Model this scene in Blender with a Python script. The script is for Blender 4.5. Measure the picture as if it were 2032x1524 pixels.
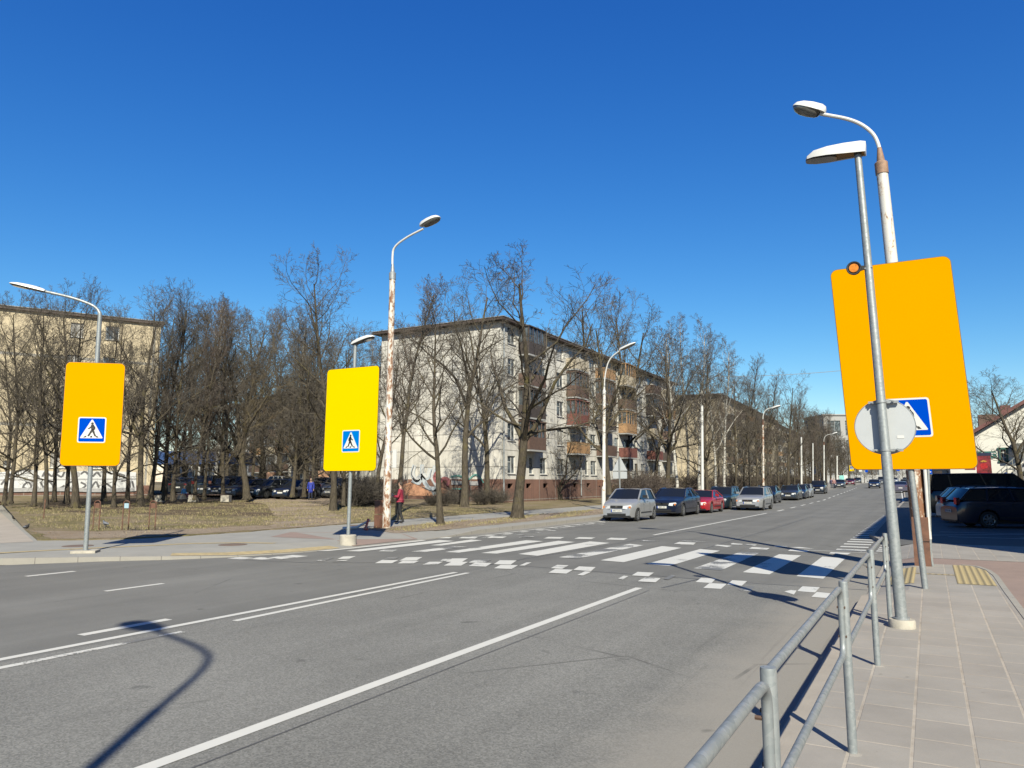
import bpy, bmesh, math, random
from mathutils import Vector, Matrix
random.seed(7)
for o in list(bpy.data.objects): bpy.data.objects.remove(o)
scene = bpy.context.scene
COL = scene.collection
R = math.radians
pi = math.pi

# ------------------------------------------------------------------ camera
CAM_H = 1.84
FPX = 1470.0; CX = 1016.0; CY = 762.0
PITCH = math.atan(194 / 1470.0); YAW = R(29.2)
camd = bpy.data.cameras.new('camera'); cam = bpy.data.objects.new('camera', camd); COL.objects.link(cam)
cam.location = (0, 0, CAM_H); cam.rotation_euler = (pi/2 + PITCH, 0, YAW)
camd.sensor_width = 36; camd.lens = 36 * FPX / 2032; camd.clip_start = 0.05; camd.clip_end = 6000
scene.camera = cam
# ------------------------------------------------------------------ world, sun
SUN_EL = R(37.7); SDX, SDY = 0.586, -0.81          # direction towards the sun
world = bpy.data.worlds.new("World"); scene.world = world; world.use_nodes = True
wn = world.node_tree; wn.nodes.clear()
sky = wn.nodes.new('ShaderNodeTexSky'); sky.sky_type = 'NISHITA'; sky.sun_disc = False
sky.sun_elevation = SUN_EL; sky.sun_rotation = math.atan2(SDX, SDY)
sky.altitude = 100; sky.air_density = 1.0; sky.dust_density = 0.25; sky.ozone_density = 3.0
hs = wn.nodes.new('ShaderNodeHueSaturation'); hs.inputs['Saturation'].default_value = 1.22; hs.inputs['Value'].default_value = 1.0
bg = wn.nodes.new('ShaderNodeBackground'); bg.inputs[1].default_value = 0.0537
wo = wn.nodes.new('ShaderNodeOutputWorld')
wn.links.new(sky.outputs[0], hs.inputs['Color'])
_s = wn.nodes.new('ShaderNodeSeparateColor'); _c = wn.nodes.new('ShaderNodeCombineColor'); wn.links.new(hs.outputs[0], _s.inputs[0])
for _i, (_a, _g) in enumerate(((1.38, 1.42), (1.18, 1.146), (1.10, .751))):      # the deeper, cleaner blue of a dry spring sky
    _m = wn.nodes.new('ShaderNodeMath'); _m.operation = 'POWER'; _m.inputs[1].default_value = _g; wn.links.new(_s.outputs[_i], _m.inputs[0])
    _k = wn.nodes.new('ShaderNodeMath'); _k.operation = 'MULTIPLY'; _k.inputs[1].default_value = _a*0.115**(_g-1); wn.links.new(_m.outputs[0], _k.inputs[0]); wn.links.new(_k.outputs[0], _c.inputs[_i])
wn.links.new(_c.outputs[0], bg.inputs[0]); wn.links.new(bg.outputs[0], wo.inputs[0])
sd = bpy.data.lights.new('sun', 'SUN'); sd.energy = 5.0; sd.angle = R(0.53); sd.color = (1.0, 0.94, 0.76)
sun = bpy.data.objects.new('sun', sd); COL.objects.link(sun)
_sv = Vector((SDX*math.cos(SUN_EL), SDY*math.cos(SUN_EL), math.sin(SUN_EL)))
sun.rotation_euler = _sv.to_track_quat('Z', 'Y').to_euler()
scene.view_settings.view_transform = 'Standard'; scene.view_settings.look = 'None'
scene.view_settings.exposure = 1.10; scene.view_settings.gamma = 1.0

# ------------------------------------------------------------------ surveying helpers (photo bearing -> real place)
_F = Vector((-math.sin(YAW)*math.cos(PITCH), math.cos(YAW)*math.cos(PITCH), math.sin(PITCH)))
_Rt = Vector((math.cos(YAW), math.sin(YAW), 0)); _U = Vector((math.sin(YAW)*math.sin(PITCH), -math.cos(YAW)*math.sin(PITCH), math.cos(PITCH)))
def ray(x, y): return _F + _Rt*((x-CX)/FPX) - _U*((y-CY)/FPX)
def G(x, y, z=0.0):                       # ground point
    d = ray(x, y); t = (z-CAM_H)/d.z; return Vector((d.x*t, d.y*t, z))
def PL(x, y, P0, a=0.0):                  # point on the vertical plane through P0 with heading a (degrees)
    n = (-math.sin(R(a)), math.cos(R(a))); d = ray(x, y)
    t = (P0[0]*n[0]+P0[1]*n[1])/(d.x*n[0]+d.y*n[1]); return Vector((d.x*t, d.y*t, d.z*t+CAM_H))
def YX(px, X):                            # y of a ground point with given x seen in column px
    d = ray(px, 965); return X*d.y/d.x
def XD(px, dist, z=0):                    # point in column px at forward distance dist
    d = ray(px, 960); h = Vector((d.x, d.y, 0)); h *= dist; return Vector((h.x, h.y, z))
def rise(y): return 0.012*min(max(y-80, 0), 120)
def lz(x): return 0.15 + 0.02*min(max(-28-x, 0), 35)
def sh(y): return -0.03*max(0, y-50)

# ------------------------------------------------------------------ mesh helpers
class MB:
    def __init__(s): s.v = []; s.f = []
    def add(s, vs, fs):
        k = len(s.v); s.v.extend([tuple(q) for q in vs]); s.f.extend([tuple(i+k for i in f) for f in fs]); return s
    def box(s, c, d, rz=0, rx=0, ry=0):
        M = Matrix.Translation(c) @ Matrix.Rotation(rz, 4, 'Z') @ Matrix.Rotation(ry, 4, 'Y') @ Matrix.Rotation(rx, 4, 'X')
        vs = [M @ Vector((x*d[0]/2, y*d[1]/2, z*d[2]/2)) for x in (-1, 1) for y in (-1, 1) for z in (-1, 1)]
        return s.add(vs, [(0,1,3,2),(4,6,7,5),(0,4,5,1),(2,3,7,6),(0,2,6,4),(1,5,7,3)])
    def tube(s, pts, rad, n=10, caps=True):
        pts = [Vector(p) for p in pts]
        if not hasattr(rad, '__len__'): rad = [rad]*len(pts)
        k = len(s.v); m = len(pts)
        d0 = (pts[1]-pts[0]).normalized(); u = d0.orthogonal().normalized()
        for i, p in enumerate(pts):
            if i == 0: d = pts[1]-pts[0]
            elif i == m-1: d = pts[-1]-pts[-2]
            else: d = (pts[i+1]-pts[i]).normalized() + (pts[i]-pts[i-1]).normalized()
            d.normalize(); u = (u - d*u.dot(d)).normalized(); w = d.cross(u)
            for j in range(n):
                a = 2*pi*j/n; q = p + (u*math.cos(a) + w*math.sin(a))*rad[i]; s.v.append((q.x, q.y, q.z))
        for i in range(m-1):
            for j in range(n):
                a = k+i*n+j; b = k+i*n+(j+1) % n; s.f.append((a, b, b+n, a+n))
        if caps:
            s.f.append(tuple(k+j for j in range(n))[::-1]); s.f.append(tuple(k+(m-1)*n+j for j in range(n)))
        return s
    def prism(s, poly, O, U, V, N, t):     # 2D polygon (u,v) in frame O,U,V extruded t along N
        O, U, V, N = map(Vector, (O, U, V, N)); n = len(poly)
        vs = [O+U*a+V*b for a, b in poly] + [O+U*a+V*b+N*t for a, b in poly]
        fs = [tuple(range(n))[::-1], tuple(range(n, 2*n))] + [(i, (i+1) % n, n+(i+1) % n, n+i) for i in range(n)]
        return s.add(vs, fs)
    def flat(s, poly, z=None):
        vs = [(p[0], p[1], z if z is not None else p[2]) for p in poly]
        return s.add(vs, [tuple(range(len(vs)))])
    def build(s, name, mat, parent=None, origin=(0, 0, 0), smooth=True, ang=35, fix=True):
        me = bpy.data.meshes.new(name); o = Vector(origin)
        me.from_pydata([(a-o.x, b-o.y, c-o.z) for a, b, c in s.v], [], s.f); me.update()
        if fix:
            bm = bmesh.new(); bm.from_mesh(me); bmesh.ops.recalc_face_normals(bm, faces=bm.faces); bm.to_mesh(me); bm.free()
        if smooth:
            me.polygons.foreach_set('use_smooth', [True]*len(me.polygons)); me.set_sharp_from_angle(angle=R(ang))
        if mat: me.materials.append(mat)
        ob = bpy.data.objects.new(name, me); COL.objects.link(ob)
        if parent: ob.parent = parent
        return ob
def roundrect(w, h, r, cx=0, cz=0, n=6):
    out = []
    for sx, sy, a0 in ((1, 1, 0), (-1, 1, 90), (-1, -1, 180), (1, -1, 270)):
        for i in range(n+1):
            a = R(a0+90*i/n); out.append((cx+sx*(w/2-r)+r*math.cos(a), cz+sy*(h/2-r)+r*math.sin(a)))
    return out
def circle(r, cx=0, cz=0, n=28): return [(cx+r*math.cos(2*pi*i/n), cz+r*math.sin(2*pi*i/n)) for i in range(n)]
def tag(o, label=None, cat=None, group=None, kind=None):
    if label: o['label'] = label
    if cat: o['category'] = cat
    if group: o['group'] = group
    if kind: o['kind'] = kind
    return o
def thing(name, loc, rz, label, cat, group=None):
    o = bpy.data.objects.new(name, None); COL.objects.link(o); o.empty_display_size = 0.2
    o.location = loc; o.rotation_euler = (0, 0, rz); return tag(o, label, cat, group)
def struct(name, mb, mat, **k): return tag(mb.build(name, mat, smooth=False, **k), kind='structure')
def copy_tree(o, parent=None):
    c = o.copy(); COL.objects.link(c)
    if parent: c.parent = parent
    for ch in list(o.children): copy_tree(ch, c)
    return c
def arc(pts, r=0.1, n=6):                  # round the inner corners of a polyline
    P = [Vector(p) for p in pts]; out = [P[0]]
    for i in range(1, len(P)-1):
        a, b, c = P[i-1], P[i], P[i+1]; l1 = min(r, (a-b).length*.49); l2 = min(r, (c-b).length*.49)
        p, q = b+(a-b).normalized()*l1, b+(c-b).normalized()*l2
        for j in range(n+1):
            t = j/n; out.append(p*(1-t)**2 + b*2*t*(1-t) + q*t*t)
    out.append(P[-1]); return out

# ------------------------------------------------------------------ materials
def mk(name):
    m = bpy.data.materials.new(name); m.use_nodes = True; nt = m.node_tree
    return m, nt, nt.nodes['Principled BSDF']
def N(nt, typ, **k):
    n = nt.nodes.new(typ)
    for a, b in k.items():
        if a.startswith('_'): n.inputs[int(a[1:]) if a[1:].isdigit() else a[1:]].default_value = b
        else: setattr(n, a, b)
    return n
def noise(nt, scale, detail=4, rough=0.6, vec=None, dist=0.0):
    n = N(nt, 'ShaderNodeTexNoise'); n.inputs['Scale'].default_value = scale; n.inputs['Detail'].default_value = detail
    n.inputs['Roughness'].default_value = rough; n.inputs['Distortion'].default_value = dist
    if vec is not None: nt.links.new(vec, n.inputs['Vector'])
    return n.outputs['Fac']
def ramp(nt, src, stops):
    r = N(nt, 'ShaderNodeValToRGB'); e = r.color_ramp.elements
    while len(e) < len(stops): e.new(0.5)
    for i, (p, c) in enumerate(stops):
        e[i].position = p; e[i].color = (c, c, c, 1) if not hasattr(c, '__len__') else (*c, 1)
    nt.links.new(src, r.inputs[0]); return r.outputs[0]
def mixc(nt, f, a, b, mode='MIX'):
    m = N(nt, 'ShaderNodeMix', data_type='RGBA', blend_type=mode)
    for sock, v in ((m.inputs[0], f), (m.inputs[6], a), (m.inputs[7], b)):
        if isinstance(v, (int, float)): sock.default_value = v
        elif hasattr(v, '__len__'): sock.default_value = (*v, 1) if len(v) == 3 else v
        else: nt.links.new(v, sock)
    return m.outputs[2]
def mth(nt, op, a, b=0.0, c=None):
    m = N(nt, 'ShaderNodeMath', operation=op)
    for i, v in enumerate((a, b, c)):
        if v is None: continue
        if isinstance(v, (int, float)): m.inputs[i].default_value = v
        else: nt.links.new(v, m.inputs[i])
    return m.outputs[0]
def pos(nt): return N(nt, 'ShaderNodeNewGeometry').outputs['Position']
def ocoord(nt): return N(nt, 'ShaderNodeTexCoord').outputs['Object']
def sep(nt, v):
    s = N(nt, 'ShaderNodeSeparateXYZ'); nt.links.new(v, s.inputs[0]); return s.outputs
def smooth(nt, v, a, b):
    m = N(nt, 'ShaderNodeMapRange', interpolation_type='SMOOTHSTEP'); nt.links.new(v, m.inputs[0])
    m.inputs[1].default_value = a; m.inputs[2].default_value = b; return m.outputs[0]
def bump(nt, p, h, strength=0.4, dist=0.01):
    b = N(nt, 'ShaderNodeBump'); b.inputs['Strength'].default_value = strength; b.inputs['Distance'].default_value = dist
    nt.links.new(h, b.inputs['Height']); nt.links.new(b.outputs[0], p.inputs['Normal'])
def simple(name, col, rough=0.6, metal=0.0, var=0.12, scale=6.0, bmp=0.0, bscale=60, coat=0.0, spec=None, vec='obj'):
    m, nt, p = mk(name); v = ocoord(nt) if vec == 'obj' else pos(nt)
    f = noise(nt, scale, 5, 0.6, v)
    c1 = tuple(max(0, x*(1-var)) for x in col); c2 = tuple(min(1, x*(1+var)) for x in col)
    nt.links.new(mixc(nt, ramp(nt, f, [(0.3, 0), (0.7, 1)]), c1, c2), p.inputs['Base Color'])
    p.inputs['Roughness'].default_value = rough; p.inputs['Metallic'].default_value = metal
    if coat: p.inputs['Coat Weight'].default_value = coat; p.inputs['Coat Roughness'].default_value = 0.04
    if spec is not None: p.inputs['Specular IOR Level'].default_value = spec
    if bmp: bump(nt, p, noise(nt, bscale, 4, 0.7, v), bmp)
    return m
M = {}
def asphalt():
    m, nt, p = mk('asphalt'); P = pos(nt); x, y, z = sep(nt, P)
    vo = N(nt, 'ShaderNodeTexVoronoi'); vo.inputs['Scale'].default_value = 75; nt.links.new(P, vo.inputs['Vector'])
    sp = N(nt, 'ShaderNodeSeparateColor'); nt.links.new(vo.outputs['Color'], sp.inputs[0])
    fine = noise(nt, 130, 3, 0.7, P)
    grain = mth(nt, 'ADD', mth(nt, 'MULTIPLY', sp.outputs[0], 0.55), mth(nt, 'MULTIPLY', fine, 0.45))
    coarse = mixc(nt, ramp(nt, grain, [(0.15, 0), (0.85, 1)]), (0.155, 0.154, 0.147), (0.34, 0.336, 0.32))
    smooth_a = mixc(nt, ramp(nt, fine, [(0.3, 0), (0.7, 1)]), (0.175, 0.173, 0.166), (0.245, 0.242, 0.232))
    msk = smooth(nt, mth(nt, 'ADD', y, mth(nt, 'MULTIPLY', noise(nt, 2, 3, 0.5, P), 0.15)), 14.35, 14.5)
    msk2 = smooth(nt, mth(nt, 'MULTIPLY', x, -1), 8.42, 8.46)
    c = mixc(nt, mth(nt, 'MAXIMUM', msk, mth(nt, 'MULTIPLY', msk2, 0.8)), coarse, smooth_a)
    big = ramp(nt, noise(nt, 0.35, 5, 0.6, P), [(0.3, 0.84), (0.7, 1.12)])
    c = mixc(nt, 1.0, c, big, 'MULTIPLY')
    # tyre polished bands run with the road
    mp = N(nt, 'ShaderNodeMapping'); mp.inputs['Scale'].default_value = (1.1, 0.03, 1); nt.links.new(P, mp.inputs[0])
    c = mixc(nt, 1.0, c, ramp(nt, noise(nt, 1.3, 3, 0.6, mp.outputs[0]), [(0.35, 0.9), (0.65, 1.06)]), 'MULTIPLY')
    # sand along the kerbs
    nz = mth(nt, 'MULTIPLY', noise(nt, 1.4, 5, 0.7, P), 0.9)
    dr = smooth(nt, mth(nt, 'ADD', x, nz), -2.0, -1.0)
    dr = mth(nt, 'MULTIPLY', dr, smooth(nt, mth(nt, 'MULTIPLY', y, -1), -24, -17))
    dl = mth(nt, 'MULTIPLY', smooth(nt, mth(nt, 'SUBTRACT', nz, x), 13.9, 14.5), smooth(nt, y, 20, 24))
    dust = mixc(nt, ramp(nt, fine, [(0.3, 0), (0.7, 1)]), (0.31, 0.29, 0.26), (0.40, 0.375, 0.335))
    c = mixc(nt, mth(nt, 'MULTIPLY', mth(nt, 'MAXIMUM', dr, dl), 0.85), c, dust)
    # oil spots
    c = mixc(nt, ramp(nt, noise(nt, 2.3, 2, 0.5, P), [(0.70, 0), (0.76, 0.55)]), c, (0.07, 0.07, 0.068))
    # hairline cracks and rubber streaks
    ck = N(nt, 'ShaderNodeTexVoronoi', feature='DISTANCE_TO_EDGE'); ck.inputs['Scale'].default_value = .22; mw = mixc(nt, .12, P, N(nt, 'ShaderNodeTexNoise').outputs['Color']); nt.links.new(mw, ck.inputs['Vector'])
    c = mixc(nt, mth(nt, 'MULTIPLY', mth(nt, 'LESS_THAN', ck.outputs['Distance'], .0035), ramp(nt, noise(nt, .5, 3, .6, P), [(.5, 0), (.6, .6)])), c, (.09, .088, .085))
    ms = N(nt, 'ShaderNodeMapping'); ms.inputs['Scale'].default_value = (6, .12, 1); nt.links.new(P, ms.inputs[0])
    c = mixc(nt, ramp(nt, noise(nt, 1.5, 4, .7, ms.outputs[0]), [(.6, 0), (.72, .28)]), c, (.10, .098, .095))
    nt.links.new(c, p.inputs['Base Color']); p.inputs['Roughness'].default_value = 0.85; p.inputs['Specular IOR Level'].default_value = 0.3
    bump(nt, p, grain, 0.55, 0.006); return m
M['asphalt'] = asphalt()
def paint(name, thr):
    m, nt, p = mk(name); P = pos(nt)
    w = mth(nt, 'ADD', mth(nt, 'MULTIPLY', noise(nt, 1.1, 2, 0.5, P), 0.6), mth(nt, 'MULTIPLY', noise(nt, 26, 6, 0.75, P), 0.4))
    f = ramp(nt, w, [(thr, 0), (thr+0.035, 1)])
    c = mixc(nt, f, mixc(nt, noise(nt, 5, 5, 0.7, P), (0.72, 0.71, 0.67), (0.84, 0.83, 0.79)), (0.21, 0.208, 0.20))
    nt.links.new(c, p.inputs['Base Color']); p.inputs['Roughness'].default_value = 0.6; bump(nt, p, noise(nt, 90, 3, 0.7, P), 0.3, 0.004); return m
M['paint'] = paint('road_paint', 0.60); M['paint_worn'] = paint('worn_road_paint', 0.5); M['paint_gone'] = paint('faded_road_paint', 0.43)
M['tar'] = simple('tar_seam', (0.11, 0.108, 0.105), 0.6, var=0.3, scale=4, vec='pos')
def slabs():
    m, nt, p = mk('concrete_pavers'); P = pos(nt); x, y, z = sep(nt, P)
    cb = N(nt, 'ShaderNodeCombineXYZ'); nt.links.new(y, cb.inputs[0]); nt.links.new(mth(nt, 'ADD', x, 0.91), cb.inputs[1])
    br = N(nt, 'ShaderNodeTexBrick'); nt.links.new(cb.outputs[0], br.inputs['Vector'])
    br.inputs['Scale'].default_value = 1; br.inputs['Brick Width'].default_value = 0.47; br.inputs['Row Height'].default_value = 0.352
    br.inputs['Mortar Size'].default_value = 0.012; br.inputs['Mortar Smooth'].default_value = 0.3; br.offset = 0.5
    br.inputs['Color1'].default_value = (0.41, 0.382, 0.348, 1); br.inputs['Color2'].default_value = (0.375, 0.346, 0.314, 1); br.inputs['Mortar'].default_value = (0.54, 0.48, 0.41, 1)
    c = mixc(nt, 1.0, br.outputs['Color'], ramp(nt, noise(nt, 1.2, 5, 0.65, P), [(0.3, 0.86), (0.7, 1.1)]), 'MULTIPLY')
    c = mixc(nt, 1.0, c, ramp(nt, noise(nt, 160, 3, 0.7, P), [(0.25, 0.86), (0.75, 1.08)]), 'MULTIPLY')
    c = mixc(nt, ramp(nt, noise(nt, 9, 2, 0.5, P), [(0.74, 0), (0.76, 0.5)]), c, (0.2, 0.18, 0.15))
    nt.links.new(c, p.inputs['Base Color']); p.inputs['Roughness'].default_value = 0.8
    c = mixc(nt, mth(nt, 'MULTIPLY', br.outputs['Fac'], ramp(nt, noise(nt, 3, 4, .7, P), [(.45, .0), (.65, .55)])), c, (.27, .22, .17)); nt.links.new(c, p.inputs['Base Color'])
    h = mth(nt, 'ADD', mth(nt, 'MULTIPLY', br.outputs['Fac'], -1.0), mth(nt, 'MULTIPLY', noise(nt, 120, 3, 0.7, P), 0.25)); bump(nt, p, h, 0.5, 0.006)
    return m
M['slabs'] = slabs()
def kerbm():
    m, nt, p = mk('kerb_stone'); P = pos(nt); x, y, z = sep(nt, P)
    s = mth(nt, 'ADD', y, mth(nt, 'MULTIPLY', x, 0.6))
    fr = mth(nt, 'FRACT', s); j = mth(nt, 'LESS_THAN', fr, 0.014)
    c = mixc(nt, noise(nt, 3, 5, 0.7, P), (0.34, 0.32, 0.285), (0.45, 0.425, 0.385)); c = mixc(nt, 1.0, c, ramp(nt, noise(nt, 120, 3, 0.7, P), [(0.3, 0.85), (0.7, 1.1)]), 'MULTIPLY')
    c = mixc(nt, j, c, (0.12, 0.11, 0.1)); nt.links.new(c, p.inputs['Base Color']); p.inputs['Roughness'].default_value = 0.85
    bump(nt, p, noise(nt, 60, 4, 0.7, P), 0.3, 0.004); return m
M['kerb'] = kerbm()
def ground(name, c1, c2, c3, s1=0.5, s2=40, thr=0.5):
    m, nt, p = mk(name); P = pos(nt)
    a = ramp(nt, noise(nt, s1, 6, 0.72, P, 0.4), [(thr-0.09, 0), (thr+0.09, 1)])
    b = noise(nt, s2, 4, 0.8, P)
    c = mixc(nt, a, c1, c2); c = mixc(nt, ramp(nt, noise(nt, 7, 5, 0.8, P), [(0.5, 0), (0.68, 0.6)]), c, c3)
    c = mixc(nt, 1.0, c, ramp(nt, b, [(0.25, 0.6), (0.75, 1.35)]), 'MULTIPLY')
    c = mixc(nt, ramp(nt, noise(nt, 22, 1, 0.3, P), [(0.77, 0), (0.78, 0.8)]), c, (0.5, 0.42, 0.3))
    nt.links.new(c, p.inputs['Base Color']); p.inputs['Roughness'].default_value = 0.95; p.inputs['Specular IOR Level'].default_value = 0.1
    bump(nt, p, mth(nt, 'ADD', b, noise(nt, 5, 4, 0.7, P)), 0.8, 0.04); return m
M['lawn'] = ground('winter_lawn', (0.235, 0.205, 0.10), (0.33, 0.265, 0.185), (0.22, 0.165, 0.105), thr=0.47)
M['dirt'] = ground('bare_earth', (0.36, 0.285, 0.215), (0.44, 0.36, 0.285), (0.25, 0.19, 0.115), thr=0.5)
M['litter_shade'] = ground('litter_and_painted_shade', (0.15, 0.115, 0.08), (0.20, 0.155, 0.11), (0.10, 0.075, 0.05), thr=0.5)  # leaf litter brown, darkened with the tree shade painted into it
M['field'] = ground('ground_earth', (0.17, 0.14, 0.08), (0.2, 0.165, 0.115), (0.12, 0.1, 0.06))
M['walk'] = simple('pavement_asphalt', (0.36, 0.35, 0.325), 0.85, var=0.09, scale=1.3, bmp=0.3, bscale=120, vec='pos')
M['path'] = simple('pale_path', (0.46, 0.405, 0.345), 0.85, var=0.1, scale=1.3, bmp=0.3, bscale=120, vec='pos')
M['redpath'] = simple('red_cycle_path', (0.335, 0.245, 0.21), 0.85, var=0.1, scale=2, bmp=0.3, bscale=140, vec='pos')
M['parking'] = simple('car_park_asphalt', (0.125, 0.122, 0.118), 0.85, var=0.15, scale=1.3, bmp=0.3, bscale=120, vec='pos')
def tactile():
    m, nt, p = mk('yellow_tactile'); P = pos(nt); x, y, z = sep(nt, P)
    w = mth(nt, 'SINE', mth(nt, 'MULTIPLY', x, 2*pi/0.1)); c = mixc(nt, noise(nt, 8, 5, 0.7, P), (0.46, 0.36, 0.17), (0.58, 0.47, 0.26))
    c = mixc(nt, 1.0, c, ramp(nt, w, [(0.0, 0.82), (0.5, 1.0)]), 'MULTIPLY'); nt.links.new(c, p.inputs['Base Color']); p.inputs['Roughness'].default_value = 0.8
    bump(nt, p, w, 0.8, 0.01); return m
M['tactile'] = tactile(); M['yline'] = simple('yellow_guide_line', (0.50, 0.40, 0.22), 0.8, var=0.25, scale=6, vec='pos')
def galv(name, base, dark):
    m, nt, p = mk(name); v = ocoord(nt); mp = N(nt, 'ShaderNodeMapping'); mp.inputs['Scale'].default_value = (1, 1, 0.25); nt.links.new(v, mp.inputs[0])
    vo = N(nt, 'ShaderNodeTexVoronoi'); vo.inputs['Scale'].default_value = 38; nt.links.new(v, vo.inputs[0])
    sp = N(nt, 'ShaderNodeSeparateColor'); nt.links.new(vo.outputs['Color'], sp.inputs[0])
    f = mth(nt, 'ADD', mth(nt, 'MULTIPLY', sp.outputs[0], 0.35), mth(nt, 'MULTIPLY', noise(nt, 9, 6, 0.7, mp.outputs[0]), 0.75))
    f = ramp(nt, f, [(0.25, 0), (0.8, 1)])
    nt.links.new(mixc(nt, f, dark, base), p.inputs['Base Color']); p.inputs['Metallic'].default_value = 0.35
    nt.links.new(ramp(nt, f, [(0, 0.62), (1, 0.42)]), p.inputs['Roughness']); bump(nt, p, noise(nt, 30, 4, 0.7, v), 0.12, 0.002); return m
M['galv'] = galv('galvanised_steel', (0.46, 0.49, 0.505), (0.27, 0.305, 0.325)); M['galv2'] = galv('weathered_galvanised', (0.50, 0.53, 0.55), (0.27, 0.29, 0.31))
def rusty(name, thr):
    m, nt, p = mk(name); v = ocoord(nt); mp = N(nt, 'ShaderNodeMapping'); mp.inputs['Scale'].default_value = (2.2, 2.2, 0.9); nt.links.new(v, mp.inputs[0])
    a = noise(nt, 3.2, 8, 0.75, mp.outputs[0], 0.3); f = ramp(nt, a, [(thr, 0), (thr+0.05, 1)]); f2 = ramp(nt, a, [(thr-0.05, 0), (thr, 0.6)])
    c = mixc(nt, noise(nt, 2, 4, 0.6, v), (0.80, 0.79, 0.76), (0.70, 0.69, 0.66)); c = mixc(nt, f2, c, (0.60, 0.45, 0.30))
    c = mixc(nt, f, c, mixc(nt, noise(nt, 18, 4, 0.7, v), (0.14, 0.055, 0.025), (0.36, 0.16, 0.07)))
    nt.links.new(c, p.inputs['Base Color']); p.inputs['Roughness'].default_value = 0.6; bump(nt, p, f, 0.3, 0.003); return m
M['rusty_white'] = rusty('peeling_white_paint', 0.58); M['rusty_bad'] = rusty('rusted_white_paint', 0.5); M['rust'] = simple('brown_rust', (0.17, 0.075, 0.045), 0.7, var=0.4, scale=5, bmp=0.3)
M['white_paint'] = simple('white_pole_paint', (0.78, 0.78, 0.76), 0.5, var=0.06, scale=2)
M['lamp_white'] = simple('lamp_housing', (0.82, 0.82, 0.81), 0.35, var=0.03)
M['lamp_grey'] = simple('lamp_underside', (0.05, 0.05, 0.048), 0.5, var=0.08)
M['lens'] = simple('lamp_lens', (0.11, 0.11, 0.10), 0.15, var=0.5, scale=14, coat=0.8)
M['concrete'] = simple('concrete', (0.52, 0.48, 0.41), 0.85, var=0.2, scale=6, bmp=0.5, bscale=40)
def signm(name, c):
    m, nt, p = mk(name); v = ocoord(nt)
    nt.links.new(mixc(nt, noise(nt, 1.5, 3, 0.5, v), c, tuple(x*0.96 for x in c)), p.inputs['Base Color']); p.inputs['Roughness'].default_value = 0.6; p.inputs['Specular IOR Level'].default_value = 0.0; return m
M['sign_orange'] = signm('sign_amber', (0.93, 0.395, 0.0)); M['sign_yellow'] = signm('sign_lemon', (0.96, 0.66, 0.0))
M['sign_blue'] = signm('sign_blue', (0.0, 0.075, 0.62)); M['sign_blue2'] = signm('sign_light_blue', (0.0, 0.21, 0.72)); M['sign_white'] = signm('sign_white', (0.83, 0.83, 0.82)); M['black'] = simple('black_print', (0.015, 0.015, 0.015), 0.5)
M['sign_back'] = simple('sign_back_grey', (0.60, 0.63, 0.66), 0.5, metal=0.1, var=0.03)
M['amber'] = simple('amber_lens', (0.85, 0.26, 0.02), 0.2, var=0.3, scale=40)
def bark(name, c1, c2, c3):
    m, nt, p = mk(name); v = ocoord(nt); mp = N(nt, 'ShaderNodeMapping'); mp.inputs['Scale'].default_value = (3, 3, 0.7); nt.links.new(v, mp.inputs[0])
    f = noise(nt, 6, 6, 0.75, mp.outputs[0]); c = mixc(nt, ramp(nt, f, [(0.35, 0), (0.65, 1)]), c1, c2)
    c = mixc(nt, ramp(nt, noise(nt, 1.3, 5, 0.7, v), [(0.52, 0), (0.66, 0.7)]), c, c3)
    nt.links.new(c, p.inputs['Base Color']); p.inputs['Roughness'].default_value = 0.9; p.inputs['Specular IOR Level'].default_value = 0.15; bump(nt, p, f, 0.9, 0.03); return m
M['bark'] = bark('tree_bark', (0.05, 0.042, 0.032), (0.15, 0.126, 0.095), (0.15, 0.128, 0.05))
M['twig'] = bark('twigs', (0.075, 0.066, 0.055), (0.17, 0.148, 0.122), (0.14, 0.12, 0.08))
M['twig_dark'] = bark('dark_twigs', (0.075, 0.066, 0.058), (0.165, 0.145, 0.125), (0.135, 0.115, 0.085))
M['twig_red'] = bark('reddish_twigs', (0.095, 0.078, 0.068), (0.19, 0.155, 0.135), (0.15, 0.12, 0.095))
M['twig_pale'] = bark('pale_twigs', (0.11, 0.088, 0.056), (0.20, 0.162, 0.105), (0.17, 0.14, 0.07))
def birchm():
    m, nt, p = mk('birch_bark'); v = ocoord(nt); mp = N(nt, 'ShaderNodeMapping'); mp.inputs['Scale'].default_value = (1.5, 1.5, 9); nt.links.new(v, mp.inputs[0])
    c = mixc(nt, ramp(nt, noise(nt, 1.3, 5, 0.7, mp.outputs[0]), [(0.5, 0), (0.6, 1)]), (0.62, 0.60, 0.55), (0.13, 0.11, 0.1)); nt.links.new(c, p.inputs['Base Color']); p.inputs['Roughness'].default_value = 0.8; return m
M['birch'] = birchm()

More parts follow.
